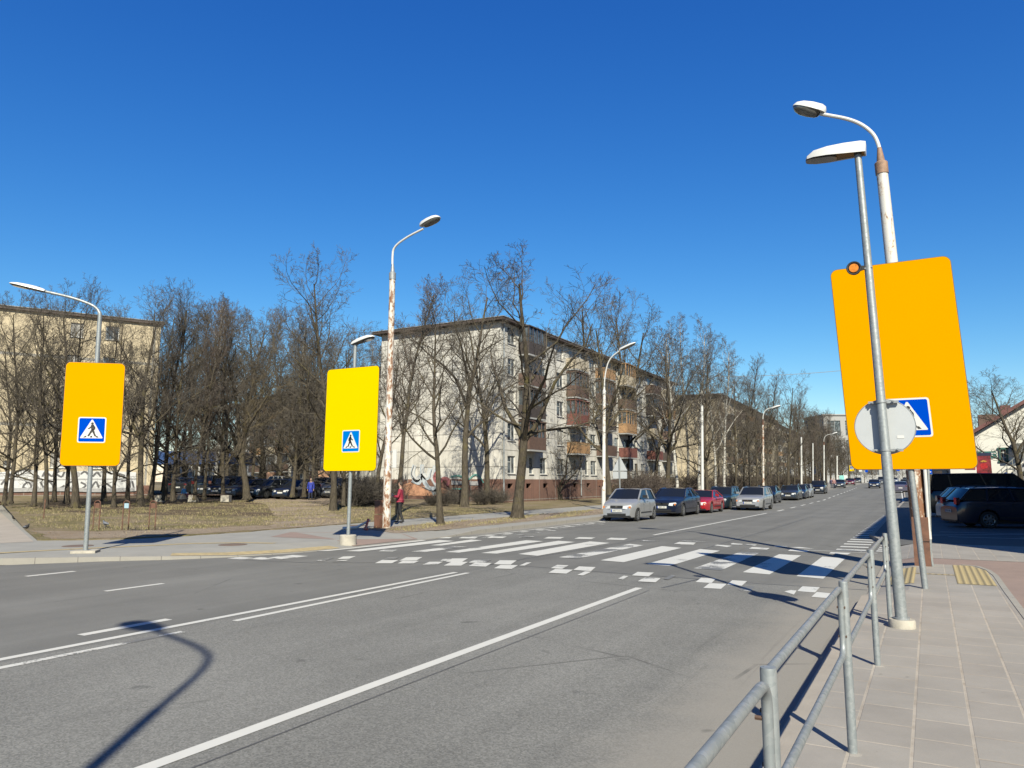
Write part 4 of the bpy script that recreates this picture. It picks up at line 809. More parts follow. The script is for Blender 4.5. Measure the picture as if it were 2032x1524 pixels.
pxs = [(352, 585), (378, 590), (402, 580), (428, 588), (452, 596), (476, 594), (500, 598), (524, 600), (550, 612), (575, 612), (592, 640), (610, 650), (632, 660), (655, 670), (700, 650), (722, 640), (745, 650)]
for i, (px, yt) in enumerate(pxs): ttree(('slim', 'open', 'dense2', 'birch', 'dense', 'open2')[i % 6], px, 0, yt+random.uniform(-8, 8), i*2.3, ORD[i]+' from the left of the tall slender bare trees behind the car park', g2, dist=random.uniform(78, 104), wide=1.0)
for i in range(9): px = 325+i*38; ttree(('dense2', 'dense', 'dense2')[i % 3], px, 0, 690+random.uniform(-25, 20), i*1.3, ORD[i]+' from the left of the low dark thicket trees round the car park', 'low thicket trees around the car park', dist=random.uniform(64, 76) if px < 430 or px > 560 else random.uniform(66, 72), wide=1.15)
for i, (px, yt, d) in enumerate(((12, 640, 42), (110, 640, 47), (255, 640, 46), (300, 570, 55))): ttree(('dense2', 'dense')[i % 2], px, 0, yt, i*1.9, ORD[i]+' from the left of the dark twiggy trees against the cream block', 'trees against the cream block', dist=d)
# street trees along the left kerb and behind the parked cars
row = [(1300, -22, 640, 'open'), (1322, -20, 655, 'fork'), (1343, -20, 625, 'birch'), (1366, -22, 618, 'birch'), (1388, -19.5, 622, 'birch'), (1404, -18, 650, 'dense2'), (1420, -18.5, 690, 'birch'), (1438, -17.8, 660, 'birch'), (1461, -17.8, 720, 'dense'), (1476, -18.6, 700, 'slim'), (1488, -17.6, 745, 'dense2'), (1503, -18.3, 738, 'dense'), (1519, -17.2, 735, 'slim'), (1545, -17, 770, 'dense2'), (1563, -16.6, 732, 'open2'), (1577, -17.6, 768, 'slim'), (1590, -18.2, 790, 'dense'), (1601, -17, 800, 'slim'), (1612, -18, 805, 'dense2'), (1622, -17, 812, 'slim'), (1632, -18.4, 806, 'dense'), (1641, -17.4, 815, 'slim'), (1650, -18.6, 838, 'dense2'), (1659, -17.6, 850, 'slim'), (1668, -18.6, 862, 'dense'), (1677, -17.6, 866, 'slim'), (1688, -20, 872, 'dense')]
kn = {'open': 'wide-crowned', 'fork': 'thick forked', 'willow': 'spreading yellowish', 'dense2': 'forked dark', 'dense': 'dense dark', 'birch': 'white-barked birch', 'slim': 'slender reddish', 'open2': 'tall sparse'}
for i, (px, X, yt, k) in enumerate(row):
    Y = YX(px, X); c = Vector((X, Y, .13+rise(Y))); tp = PL(px, yt, (c.x, c.y), math.degrees(YAW))
    tree(k, c, tp.z-c.z, i*2.05, ('tall sparse forked tree standing above the rest of the kerb row' if k == 'open2' else kn[k]+' bare tree, '+ORD[i]+' from the near end of the left kerb row'), 'trees along the left kerb' if k != 'open2' else None, wide=.95 if i < 15 else .8)
for i in range(11):
    px = 1400+i*26; X = random.uniform(-27, -22) if px < 1400 else random.uniform(-25, -19.5); Y = YX(px, X)
    if Y > 620: continue
    c = Vector((X, Y, .13+rise(Y))); 
    if -30 < X and Y < 100 and X < -27.5: X = -26
    yt = 720+ (px-1250)*.35 + random.uniform(-25, 25); tp = PL(px, yt, (X, Y), math.degrees(YAW)); tree(('dense', 'slim', 'dense2')[i % 3], c, max(5, tp.z-c.z), i*1.1, ORD[i]+' from the near end of the bare trees between kerb row and blocks', 'trees between the kerb row and the blocks', wide=.95)
for i, (px, yt, d) in enumerate(sorted(((1700, 895, 260), (1716, 900, 270), (1732, 905, 300), (1748, 908, 320), (1762, 905, 300), (1776, 905, 280), (1792, 900, 260), (1808, 895, 240), (1822, 890, 230), (1840, 880, 200), (1700, 905, 330), (1740, 912, 380), (1780, 912, 360), (1865, 870, 170), (1890, 860, 160)))): ttree(('dense', 'dense2')[i % 2], px, 0, yt, i*1.7, ORD[i]+' from the left of the tiny trees closing the street', 'distant trees at the end of the street', dist=d)
for i, (px, yt, d) in enumerate(((1585, 792, 140), (1600, 800, 150), (1615, 806, 160), (1628, 808, 150), (1640, 812, 170), (1650, 832, 165), (1660, 848, 180), (1672, 858, 170), (1684, 868, 190))): ttree(('dense', 'dense2', 'open2')[i % 3], px, 0, yt, i*2.7, ORD[i]+' from the left of the dense far trees below the grey office building', 'dense far trees before the office building', dist=d, wide=1.1)
# trees on the right
ttree('open2', 2027, 1030, 730, 1.2, 'bare spreading tree in front of the cream house at the right edge', z=.14, dist=49, wide=1.5)
ttree('dense', 1925, 0, 800, 1.6, 'bare tree behind the roof of the cream house', dist=95); ttree('dense2', 1975, 0, 742, 3.6, 'taller bare tree behind the cream house chimney', dist=98, wide=1.2)
# shrubs
g = TG(77); rr = g.r
for k in range(46):
    a = rr.uniform(0, 6.28); el = rr.uniform(.5, 1.35); d = Vector((math.cos(a)*math.cos(el), math.sin(a)*math.cos(el), math.sin(el))); g.grow(Vector((math.cos(a)*rr.uniform(0, .3), math.sin(a)*rr.uniform(0, .3), 0)), d, rr.uniform(1.1, 1.9), .012, 2, V_(nch=(0, 0, 12, 5), seg=(9, 6, 5, 3, 2), t0=(.1, .1, .15, .1), rat=(.4, .4, .42, .5), rmin=.006))
sm = g.cr.build('stems', M['twig_dark'], None, smooth=False, fix=False); sme = sm.data; bpy.data.objects.remove(sm)
sme2 = sme.copy(); sme2.materials[0] = M['twig_red']; sme3 = sme.copy(); sme3.materials[0] = M['twig_pale']
def shrub(c, s, me, label, group): rt = thing('shrub', c, random.uniform(0, 6), label, 'shrub', group); rt.scale = (s*1.15, s*1.15, s); o = bpy.data.objects.new('stems', me); COL.objects.link(o); o.parent = rt
for px, py, s, lab in ((857, 1003, .5, 'dark leafless shrub left of the straight verge tree'), (885, 1004, .6, 'dark leafless shrub just right of the straight verge tree'), (905, 1001, .7, 'dark leafless shrub under the gable graffiti'), (950, 1001, .65, 'dark leafless shrub at the foot of the leaning gable tree'), (975, 1000, .75, 'dark leafless shrub at the gable corner'), (993, 998, .6, 'dark leafless shrub right of the gable corner')): c = G(px, py, .2); shrub(c, s, sme, lab, None)
for i in range(30):
    px = 1240+i*13; X = -21.5+random.uniform(-1.5, 1.5); Y = YX(px, X); c = Vector((X, Y, .14+rise(Y))); shrub(c, 1.25+random.uniform(-.3, .4), sme2 if i % 3 else sme3, ORD[i]+' brown leafless shrub from the near end of the hedge behind parked cars', 'brown hedge shrubs behind the parked cars')
for i in range(9): c = XD(705+i*7, 48+i, .3); shrub(c, 1.0, sme, ORD[i]+' from the left of the low shrubs beside the short bench', 'shrubs by the short bench')
# cable over the street
m = MB(); pa = PL(1380, 748, (-18, 90), 0); pb_ = PL(1850, 715, (4, 90), 0); m.tube([pa.lerp(pb_, t/12)-Vector((0, 0, .5*math.sin(pi*t/12))) for t in range(13)], .035, 4); tag(m.build('overhead_cable', M['galv2'], None), 'thin cable slung high across the street', 'cable')
# ------------------------------------------------------------------ buildings
def panelwall(name, c1, c2, pw=3.2, ph=2.7, jc=(.3, .28, .25), speck=.5, jm=.03):
    m, nt, p = mk(name); v = ocoord(nt); x, y, z = sep(nt, v); cb = N(nt, 'ShaderNodeCombineXYZ'); nt.links.new(mth(nt, 'ADD', x, y), cb.inputs[0]); nt.links.new(z, cb.inputs[1])
    br = N(nt, 'ShaderNodeTexBrick'); nt.links.new(cb.outputs[0], br.inputs['Vector']); br.offset = 0; br.inputs['Scale'].default_value = 1; br.inputs['Brick Width'].default_value = pw; br.inputs['Row Height'].default_value = ph
    br.inputs['Mortar Size'].default_value = jm; br.inputs['Color1'].default_value = (*c1, 1); br.inputs['Color2'].default_value = (*c2, 1); br.inputs['Mortar'].default_value = (*jc, 1)
    c = mixc(nt, 1.0, br.outputs['Color'], ramp(nt, noise(nt, .5, 6, .75, v), [(.3, .74), (.62, 1.08)]), 'MULTIPLY'); c = mixc(nt, 1.0, c, ramp(nt, noise(nt, 30, 3, .8, v), [(.3, .8), (.7, 1.1)]), 'MULTIPLY')
    mp = N(nt, 'ShaderNodeMapping'); mp.inputs['Scale'].default_value = (3, 3, .25); nt.links.new(v, mp.inputs[0]); c = mixc(nt, 1.0, c, ramp(nt, noise(nt, 1.5, 4, .6, mp.outputs[0]), [(.35, .86), (.6, 1.03)]), 'MULTIPLY')
    nt.links.new(c, p.inputs['Base Color']); p.inputs['Roughness'].default_value = .9; bump(nt, p, noise(nt, 40, 3, .8, v), .3, .02); return m
M['w_white'] = panelwall('pale_panel_wall', (.88, .85, .79), (.78, .75, .69), 3.2, 1.35, (.36, .34, .31), jm=.035); M['w_cream'] = panelwall('cream_wall', (.78, .66, .46), (.74, .62, .43), 40, 5.4, (.42, .4, .36), jm=.12); M['w_yel'] = panelwall('yellow_wall', (.72, .61, .43), (.66, .56, .40))
M['w_plinth'] = panelwall('brown_plinth', (.26, .135, .10), (.22, .12, .09), 3.2, 3, (.4, .36, .32)); M['w_grey'] = simple('grey_concrete', (.42, .42, .42), .8, var=.08); M['w_house'] = simple('cream_render', (.82, .80, .73), .85, var=.05, scale=.8)
M['roof'] = simple('dark_roof_edge', (.075, .05, .04), .7, var=.3); M['roof_trim'] = simple('grey_roof_trim', (.28, .28, .28), .6, var=.15)
M['frame'] = simple('white_window_frame', (.78, .78, .76), .45, var=.05)
def glassm(name, c, r=.06):
    m, nt, p = mk(name); v = ocoord(nt); f = noise(nt, 1.1, 2, .5, v); nt.links.new(mixc(nt, ramp(nt, f, [(.42, 0), (.58, 1)]), c, tuple(min(1, x*3+.05) for x in c)), p.inputs['Base Color']); p.inputs['Roughness'].default_value = r; p.inputs['Specular IOR Level'].default_value = .8; return m
M['pane'] = glassm('window_glass', (.035, .045, .055)); M['curtain'] = simple('curtained_glass', (.42, .40, .37), .25, var=.35, scale=9)
M['b_brown'] = simple('brown_cladding', (.14, .085, .065), .7, var=.25, scale=4); M['b_red'] = simple('red_cladding', (.20, .07, .055), .7, var=.2, scale=4); M['b_tan'] = simple('tan_wood', (.44, .26, .13), .7, var=.25, scale=4); M['b_cream'] = simple('cream_cladding', (.60, .52, .40), .7, var=.15); M['b_dark'] = simple('dark_slats', (.065, .05, .045), .7, var=.3); M['b_green'] = simple('green_awning', (.02, .16, .12), .6)
M['redroof'] = simple('red_sheet_roof', (.17, .058, .05), .6, var=.2, scale=3)
def facade(wall, parent, A, ang, L, z0, z1, rects, origin, depth=.16, win=True, mats=None, rnd=None, limit=100, cnt=None):
    """wall with real openings; rects = (s0, s1, za, zb, kind). A = start corner (x, y); outward normal is to the right of the direction ang"""
    U = Vector((math.cos(ang), math.sin(ang), 0)); Nn = Vector((U.y, -U.x, 0)); A = Vector((A[0], A[1], 0)); Z = Vector((0, 0, 1))
    ss = sorted({0, L, *[r[0] for r in rects], *[r[1] for r in rects]}); zs = sorted({z0, z1, *[r[2] for r in rects], *[r[3] for r in rects]})
    for i in range(len(ss)-1):
        j = 0
        while j < len(zs)-1:
            s, z = (ss[i]+ss[i+1])/2, (zs[j]+zs[j+1])/2
            if any(r[0] < s < r[1] and r[2] < z < r[3] for r in rects): j += 1; continue
            k = j
            while k+1 < len(zs)-1 and not any(r[0] < s < r[1] and r[2] < (zs[k+1]+zs[k+2])/2 < r[3] for r in rects): k += 1
            p = lambda s_, z_: A+U*s_+Z*z_
            wall.add([p(ss[i], zs[j]), p(ss[i+1], zs[j]), p(ss[i+1], zs[k+1]), p(ss[i], zs[k+1])], [(0, 1, 2, 3)]); j = k+1
    for (s0, s1, za, zb, kd) in rects:
        p = lambda s_, z_, d_: A+U*s_+Z*z_-Nn*d_
        o = [(s0, za), (s1, za), (s1, zb), (s0, zb)]
        for a, c in zip(o, o[1:]+o[:1]): wall.add([p(*a, 0), p(*c, 0), p(*c, depth), p(*a, depth)], [(0, 1, 2, 3)])
        if kd == 'hole': continue
        w, h = s1-s0, zb-za; c = p((s0+s1)/2, (za+zb)/2, depth-.03)
        key = (round(w, 2), round(h, 2), round(ang, 3), kd)
        if key not in WIN:
            f = MB(); t = .07
            for (cx, cz, ww, hh) in ((0, h/2-t/2, w, t), (0, -h/2+t/2, w, t), (-w/2+t/2, 0, t, h-2*t), (w/2-t/2, 0, t, h-2*t)) + (((w*.08, 0, t, h-2*t),) if w > .9 else ()) + (((-w*.21, h*.16, w*.5, .05),) if kd == 'win' and w > 1.1 else ()):
                f.box(U*cx+Z*cz, (ww, .06, hh), rz=ang)
            f.box(U*0+Z*(-h/2-.03)+Nn*.12, (w+.12, .2, .03), rz=ang)
            fo = f.build('window', M['frame'], None); g = MB().box(-Nn*.0+U*0, (w-.12, .02, h-.12), rz=ang); go = g.build('pane', M['curtain'] if kd == 'cur' else M['pane'], None, smooth=False)
            WIN[key] = (fo.data, go.data); bpy.data.objects.remove(fo); bpy.data.objects.remove(go)
        fm, gm = WIN[key]; fo = bpy.data.objects.new('window', fm); COL.objects.link(fo); fo.parent = parent; fo.location = c-Vector(origin)
        go = bpy.data.objects.new('pane', gm); COL.objects.link(go); go.parent = fo
WIN = {}
def balcony(parent, A, ang, s0, s1, z, kind, origin, out=1.05):
    U = Vector((math.cos(ang), math.sin(ang), 0)); Nn = Vector((U.y, -U.x, 0)); A = Vector((A[0], A[1], 0)); w = s1-s0; c = A+U*((s0+s1)/2)+Nn*(out/2)
    m = MB().box(c+Vector((0, 0, z)), (w, out, .14), rz=ang); ba = m.build('balcony', M['w_grey'], parent, origin)
    mp = {'brown': 'b_brown', 'red': 'b_red', 'tan': 'b_tan', 'cream': 'b_cream', 'dark': 'b_dark'}[kind.split('_')[0]]
    q = MB(); q.box(c+Nn*(out/2-.02)+Vector((0, 0, z+.6)), (w+.02, .05, 1.06), rz=ang)
    for sgn in (-1, 1): q.box(c+U*(sgn*(w/2-.005))+Vector((0, 0, z+.6)), (.05, out-.04, 1.06), rz=ang)
    q.build('parapet', M[mp], ba, origin)
    if 'glz' in kind:
        f = MB()
        for t in (-.5, -.25, 0, .25, .5): f.box(c+Nn*(out/2-.03)+U*(w*t*.97)+Vector((0, 0, z+1.78)), (.09, .06, 1.3), rz=ang)
        for sgn in (-1, 1):
            for t in (-.5, 0): f.box(c+U*(sgn*(w/2-.03))+Nn*(out*(.5+t)-.08)+Vector((0, 0, z+1.78)), (.06, .08, 1.3), rz=ang)
        f.box(c+Vector((0, 0, z+2.47)), (w+.1, out+.1, .1), rz=ang); f.build('glazing_frame', M[mp if mp != 'b_cream' else 'b_tan'], ba, origin)
        MB().box(c-Nn*.04+Vector((0, 0, z+1.78)), (w-.14, out-.16, 1.28), rz=ang).build('glazing', M['pane'], ba, origin, smooth=False)
def block(name, A, ang, Lg, Ls, z0, H, wmat, label, side_cols, gable_rects=(), plinth=None, balc=(), roofm='roof', side_first=True, far=False, group=None, floors=5, fh=2.7, zb=1.4, noside=(), oh=1.2):
    """A = near left corner of the gable; gable runs along ang, long side turns left from its right end"""
    origin = (A[0], A[1], z0); rt = thing(name, origin, 0, label, 'apartment block', group)
    U = Vector((math.cos(ang), math.sin(ang), 0)); W = Vector((-U.y, U.x, 0)); A = Vector((A[0], A[1], 0)); B = A+U*Lg
    wall = MB(); base = z0+(plinth[0] if plinth else 0)
    facade(wall, rt, A, ang, Lg, base, H, list(gable_rects), origin)
    rects = []
    for (s, w, kd) in side_cols:
        for f in range(floors):
            if (s, f) in noside: continue
            za = z0+zb+f*fh+.75; rects.append((s-w/2, s+w/2, za, za+1.45, kd if (f+int(s)) % 3 else ('cur' if kd == 'win' else kd)))
    facade(wall, rt, B, ang+pi/2, Ls, base, H, rects, origin)
    C = B+W*Ls; D = A+W*Ls
    wall.add([C+Vector((0, 0, base)), D+Vector((0, 0, base)), D+Vector((0, 0, H)), C+Vector((0, 0, H))], [(0, 1, 2, 3)]); wall.add([D+Vector((0, 0, base)), A+Vector((0, 0, base)), A+Vector((0, 0, H)), D+Vector((0, 0, H))], [(0, 1, 2, 3)])
    wo_ = wall.build('wall', wmat, rt, origin, smooth=False, fix=False)
    c = A+U*(Lg/2)+W*(Ls/2)
    if plinth:
        pr = [(1.1+i*3.2, 2.0+i*3.2, z0+plinth[0]-.75, z0+plinth[0]-.35, 'hole') for i in range(int(Ls/3.2))]
        pm = MB(); facade(pm, rt, B+Vector((0, 0, 0))+(U*.04), ang+pi/2, Ls, z0-.6, z0+plinth[0], pr, origin, depth=.3); facade(pm, rt, A-W*.04, ang, Lg+.04, z0-.6, z0+plinth[0], [], origin)
        pm.add([A-W*.04+Vector((0, 0, z0+plinth[0])), B-W*.04+U*.04+Vector((0, 0, z0+plinth[0])), B+U*.04+W*Ls+Vector((0, 0, z0+plinth[0])), D+Vector((0, 0, z0+plinth[0]))], [(0, 1, 2, 3)])
        pm.build('plinth', plinth[1], rt, origin, smooth=False, fix=False)
        MB().box(c+Vector((0, 0, z0+plinth[0]/2-.4)), (Lg-.8, Ls-.8, plinth[0]), rz=ang).build('cellar', M['black'], rt, origin)
    rf = MB().box(c+Vector((0, 0, H+.10)), (Lg+oh, Ls+oh, .21), rz=ang).build('roof', M[roofm], rt, origin)
    MB().box(c+Vector((0, 0, H+.235)), (Lg+oh+.1, Ls+oh+.1, .06), rz=ang).build('roof_trim', M['roof_trim'], rf, origin)
    if not far:
        for s in (8, 22, 36):
            if s < Ls: MB().box(c+W*(s-Ls/2)+Vector((0, 0, H+1.0)), (.9, 1.6, 1.2), rz=ang).build('chimney', M['w_grey'], rf, origin)
    for (s0, s1, f, kd) in balc: balcony(rt, B, ang+pi/2, s0, s1, z0+zb+f*fh, kd, origin)
    return rt, B, ang+pi/2, origin
# white five-storey block in the middle
cols = [(1.8, 1.3, 'win'), (5.3, .8, 'win'), (7.6, 1.3, 'win'), (11.2, 1.5, 'win'), (14.0, 1.3, 'win'), (17.2, .8, 'win'), (19.0, 1.5, 'win'), (22.3, 1.3, 'win'), (25.6, 1.3, 'win'), (28.6, 1.5, 'win'), (31.6, .8, 'win'), (34.0, 1.3, 'win'), (37.2, 1.5, 'win'), (40.4, 1.3, 'win'), (43.2, .8, 'win'), (45.4, 1.3, 'win')]
bal = []
kinds = [['brown_glz', 'dark_glz', 'brown', 'dark_glz'], ['tan', 'red_glz', 'brown_glz', 'cream'], ['brown', 'dark', 'brown_glz', 'tan'], ['red', 'tan_glz', 'brown', 'cream_glz'], ['red', 'cream', 'dark_glz', 'brown'], ['dark', 'brown', 'tan_glz', 'cream']]
for ci, s in enumerate((3.0, 12.6, 19.8, 26.2, 35.6, 41.4)):
    for f in range(4): bal.append((s, s+3.1, f+1, kinds[ci][f]))
rt, Bc, an, og = block('apartment_block', (-42.3, 51.6), 0.0, 12.4, 47, .35, 14.95, M['w_white'], 'pale five-storey apartment block with mixed brown balconies and a blank graffitied gable', cols, plinth=(1.7, M['w_plinth']), balc=bal)
for s in (.35, 15.6, 30.2, 46.6): MB().tube([(Bc.x+.12, Bc.y+s, .5), (Bc.x+.12, Bc.y+s, 14.9)], .07, 8).build('drainpipe', M['galv2'], rt, og)
M['gf_w'] = simple('graffiti_white', (.74, .75, .76), .6, var=.08); M['gf_b'] = simple('graffiti_pale_blue', (.58, .64, .70), .6, var=.15); M['gf_r'] = simple('graffiti_crimson', (.58, .22, .22), .6, var=.2); M['gf_o'] = simple('graffiti_orange', (.68, .36, .22), .6, var=.2); M['gf_k'] = simple('graffiti_black', (.13, .13, .14), .6); M['gf_t'] = simple('graffiti_teal', (.2, .48, .42), .6, var=.2); M['gf_g'] = simple('graffiti_grey', (.42, .42, .43), .6, var=.15)
def crom(P, n=5):
    if len(P) < 3: return P
    Q = [P[0]]+list(P)+[P[-1]]; out = []
    for i in range(1, len(Q)-2):
        for j in range(n):
            t = j/n; out.append(tuple(.5*(2*Q[i][c]+(Q[i+1][c]-Q[i-1][c])*t+(2*Q[i-1][c]-5*Q[i][c]+4*Q[i+1][c]-Q[i+2][c])*t*t+(3*Q[i][c]-Q[i-1][c]-3*Q[i+1][c]+Q[i+2][c])*t**3) for c in (0, 1)))
    return out+[P[-1]]
def graffiti(parent, origin, P0, a, lines, w, mat, name='graffiti'):
    Nn = Vector((math.sin(R(a)), -math.cos(R(a)), 0)); U = Vector((math.cos(R(a)), math.sin(R(a)), 0)); m = MB()
    for ln in lines:
        ln = crom(ln)
        Q = [PL(x, y, P0, a) for x, y in ln]; uv = [((q-Vector((P0[0], P0[1], 0))).dot(U), q.z) for q in Q]
        o1 = off(uv, w/2); o2 = off(uv, -w/2)
        for i in range(len(uv)-1):
            O = Vector((P0[0], P0[1], 0)); f = lambda p: O+U*p[0]+Vector((0, 0, p[1]))+Nn*(.008+.004*graffiti.k)
            m.add([f(o1[i]), f(o1[i+1]), f(o2[i+1]), f(o2[i])], [(0, 1, 2, 3)])
    graffiti.k += 1; return m.build(name, mat, parent, origin, smooth=False)
def blob(parent, origin, P0, a, polys, mat, name='graffiti'):
    Nn = Vector((math.sin(R(a)), -math.cos(R(a)), 0)); m = MB()
    for pl in polys: q = [PL(x, y, P0, a)+Nn*(.008+.004*graffiti.k) for x, y in pl]; m.add(q, [tuple(range(len(q)))])
    graffiti.k += 1; return m.build(name, mat, parent, origin, smooth=False)
graffiti.k = 0; gp = (-42.3, 51.54)
blob(rt, og, gp, 0, [[(800, 962), (815, 957), (835, 966), (850, 962), (862, 972), (878, 968), (895, 975), (895, 985), (805, 983)]], M['gf_o'])
graffiti(rt, og, gp, 0, [[(823, 923), (819, 940), (826, 952), (832, 948)], [(838, 922), (838, 938), (848, 948), (854, 930)], [(864, 925), (858, 945), (866, 962), (868, 972), (858, 980)], [(818, 952), (832, 957), (836, 944), (850, 968), (866, 970)]], .42, M['gf_b'])
graffiti(rt, og, gp, 0, [[(824, 924), (820, 940), (827, 950), (833, 947)], [(839, 924), (839, 938), (847, 946), (853, 931)], [(863, 926), (857, 945), (865, 962), (867, 971)]], .2, M['gf_w'])
graffiti(rt, og, gp, 0, [[(868, 935), (862, 948), (870, 958), (880, 950), (890, 952), (888, 964)]], .3, M['gf_r'])
graffiti(rt, og, gp, 0, [[(790, 950), (797, 955), (794, 945)], [(800, 944), (801, 956)], [(806, 943), (804, 952), (809, 951)], [(822, 924), (817, 941), (826, 954)], [(838, 966), (850, 972), (866, 976)]], .09, M['gf_k'])
graffiti(rt, og, gp, 0, [[(895, 946), (912, 944), (922, 952), (922, 968)], [(930, 952), (942, 942), (952, 946), (960, 958)], [(897, 970), (918, 970)]], .12, M['gf_t']); blob(rt, og, gp, 0, [[(896, 953), (917, 955), (917, 962), (896, 962)], [(932, 955), (950, 955), (950, 963), (932, 963)]], M['gf_g'])
# cream block at the left
oy = G(318, 645, 15); ay = math.atan2(39.24-29.3, -55.96+61.29); Uy = Vector((math.cos(ay), math.sin(ay), 0)); Ey = Vector((-55.96, 39.24, 0)); LY = 30
def sw(px): q = PL(px, 900, (Ey.x, Ey.y), math.degrees(ay)); return LY-(Vector((q.x, q.y, 0))-Ey).length
Ay = Ey-Uy*LY; rc = []
def wz(px, y): return PL(px, y, (Ey.x, Ey.y), math.degrees(ay)).z
for (x0, x1, y0, y1, kd) in ((121, 147, 639, 667, 'cur'), (192, 220, 646, 673, 'win'), (116, 145, 703, 730, 'cur'), (190, 218, 708, 735, 'win'), (111, 140, 766, 797, 'win'), (108, 136, 832, 862, 'cur'), (101, 132, 898, 928, 'cur'), (188, 216, 770, 800, 'win'), (186, 214, 835, 865, 'win'), (184, 214, 900, 930, 'win'), (8, 24, 914, 926, 'win'), (-60, -38, 620, 650, 'win'), (-62, -40, 690, 720, 'win'), (-66, -44, 830, 862, 'cur')):
    s0, s1 = sw(x0), sw(x1); rc.append((s0, s1, wz((x0+x1)/2, y1), wz((x0+x1)/2, y0), kd))
rty, By, any_, ogy = block('apartment_block', (Ay.x, Ay.y), ay, LY, 12, .8, 15, M['w_cream'], 'cream five-storey apartment block at the far left behind the lawn trees', [(2.5, 1.3, 'win'), (6, 1.3, 'win'), (9.5, 1.3, 'win')], gable_rects=rc, plinth=(.75, M['w_plinth']), oh=.5)
graffiti.k = 12; gp = (Ey.x+.06, Ey.y-.03); ga = math.degrees(ay)
blob(rty, ogy, gp, ga, [[(-60, 942), (60, 932), (120, 936), (200, 934), (270, 937), (270, 974), (60, 973), (-60, 974)]], M['gf_w'], 'mural')
blob(rty, ogy, gp, ga, [[(0, 951), (270, 949), (270, 952), (0, 954)]], M['gf_g'], 'mural')
graffiti(rty, ogy, gp, ga, [[(2, 962), (14, 948), (28, 940), (40, 934), (52, 931), (62, 934)], [(12, 945), (20, 940), (10, 952)], [(30, 946), (36, 942), (34, 948)], [(96, 940), (104, 945), (110, 932), (116, 934), (112, 940), (122, 946), (128, 936)], [(20, 965), (32, 972), (44, 970), (48, 962), (56, 957), (62, 964), (58, 970), (46, 968)], [(80, 956), (88, 968), (96, 956), (104, 962), (108, 972), (122, 967), (128, 963)], [(136, 958), (146, 956), (148, 966), (138, 970)], [(160, 957), (170, 963), (162, 970)], [(180, 970), (190, 956), (196, 968)], [(206, 957), (216, 963), (224, 970)], [(240, 955), (256, 954), (258, 970)], [(262, 955), (266, 970)], [(160, 941), (168, 936), (176, 942)], [(210, 936), (222, 941)], [(236, 940), (248, 944)], [(66, 948), (72, 942), (78, 948)], [(84, 946), (90, 936), (95, 946)], [(144, 944), (150, 938), (156, 946)], [(184, 946), (192, 938), (200, 946)], [(226, 946), (232, 938), (238, 947)]], .14, M['gf_k'], 'mural')
graffiti(rty, ogy, gp, ga, [[(-20, 973), (60, 972), (130, 971), (200, 973), (268, 971)], [(64, 955), (74, 970)], [(140, 972), (150, 960)], [(150, 946), (158, 938)]], .3, M['gf_g'], 'mural')
# block behind the car park
q0 = G(520, 795, 15); q1 = G(644, 763, 15); aq = math.atan2(q1.y-q0.y, q1.x-q0.x); dq = (q1-q0).normalized()
st = q0-dq*14; Lq = (q1-q0).length+14+26; rcq = []
for i in range(int(Lq/3.1)):
    for f in range(5): rcq.append((1+i*3.1, 2.5+i*3.1, 1.2+.9+f*2.7, 1.2+2.4+f*2.7, 'cur' if (i+f) % 3 else 'win'))
rtq, Bq, anq, ogq = block('apartment_block', (st.x, st.y), aq, Lq, 12, .6, 15, M['w_white'], 'pale apartment block behind the car park, mostly hidden by bare trees', [(3, 1.3, 'win'), (8, 1.3, 'win')], gable_rects=rcq[:95], plinth=(1.2, M['w_grey']), far=True)
U_ = dq; Nq = Vector((U_.y, -U_.x, 0))
for k, px in enumerate((556, 655)):
    p = PL(px, 950, (st.x, st.y), math.degrees(aq)); e = MB().box(Vector((p.x, p.y, 1.9))+Nq*1.2, (2.6, 2.2, 2.7), rz=aq).build('entrance_porch', simple('salmon_render', (.62, .36, .24), .8), rtq, ogq); MB().box(Vector((p.x, p.y, 1.75))+Nq*2.35-U_*.4, (1.3, .08, 2.2), rz=aq).build('door', M['b_red'], e, ogq)
for s in (4, 10, 16, 22):
    for f in range(1, 5): balcony(rtq, (st.x, st.y), aq, s+8, s+11, .6+f*2.7, ('cream', 'brown', 'tan_glz', 'dark_glz')[(f+s) % 4], ogq)
# yellow and white blocks further down the street
for nm, A, Lg, Ls, wm, lab, z0 in (('b', (-41, 118), 12.4, 60, 'w_yel', 'ochre five-storey block beyond the pale block, seen through the kerb trees', .7), ('c', (-46, 196), 12.4, 80, 'w_white', 'farther pale block along the street, a sliver among the trees', 1.6)):
    cl = [(2+i*3.2, 1.4, 'win') for i in range(int(Ls/3.2))][:18]
    bl_ = [(5+i*9.6, 8+i*9.6, f, ('cream', 'brown', 'tan', 'dark_glz')[(i+f) % 4]) for i in range(5) for f in range(1, 5)]
    block('apartment_block', A, R(1.5), Lg, Ls, z0, z0+14.8, M[wm], lab, cl, balc=bl_, plinth=(1.2, M['w_grey']), far=True)
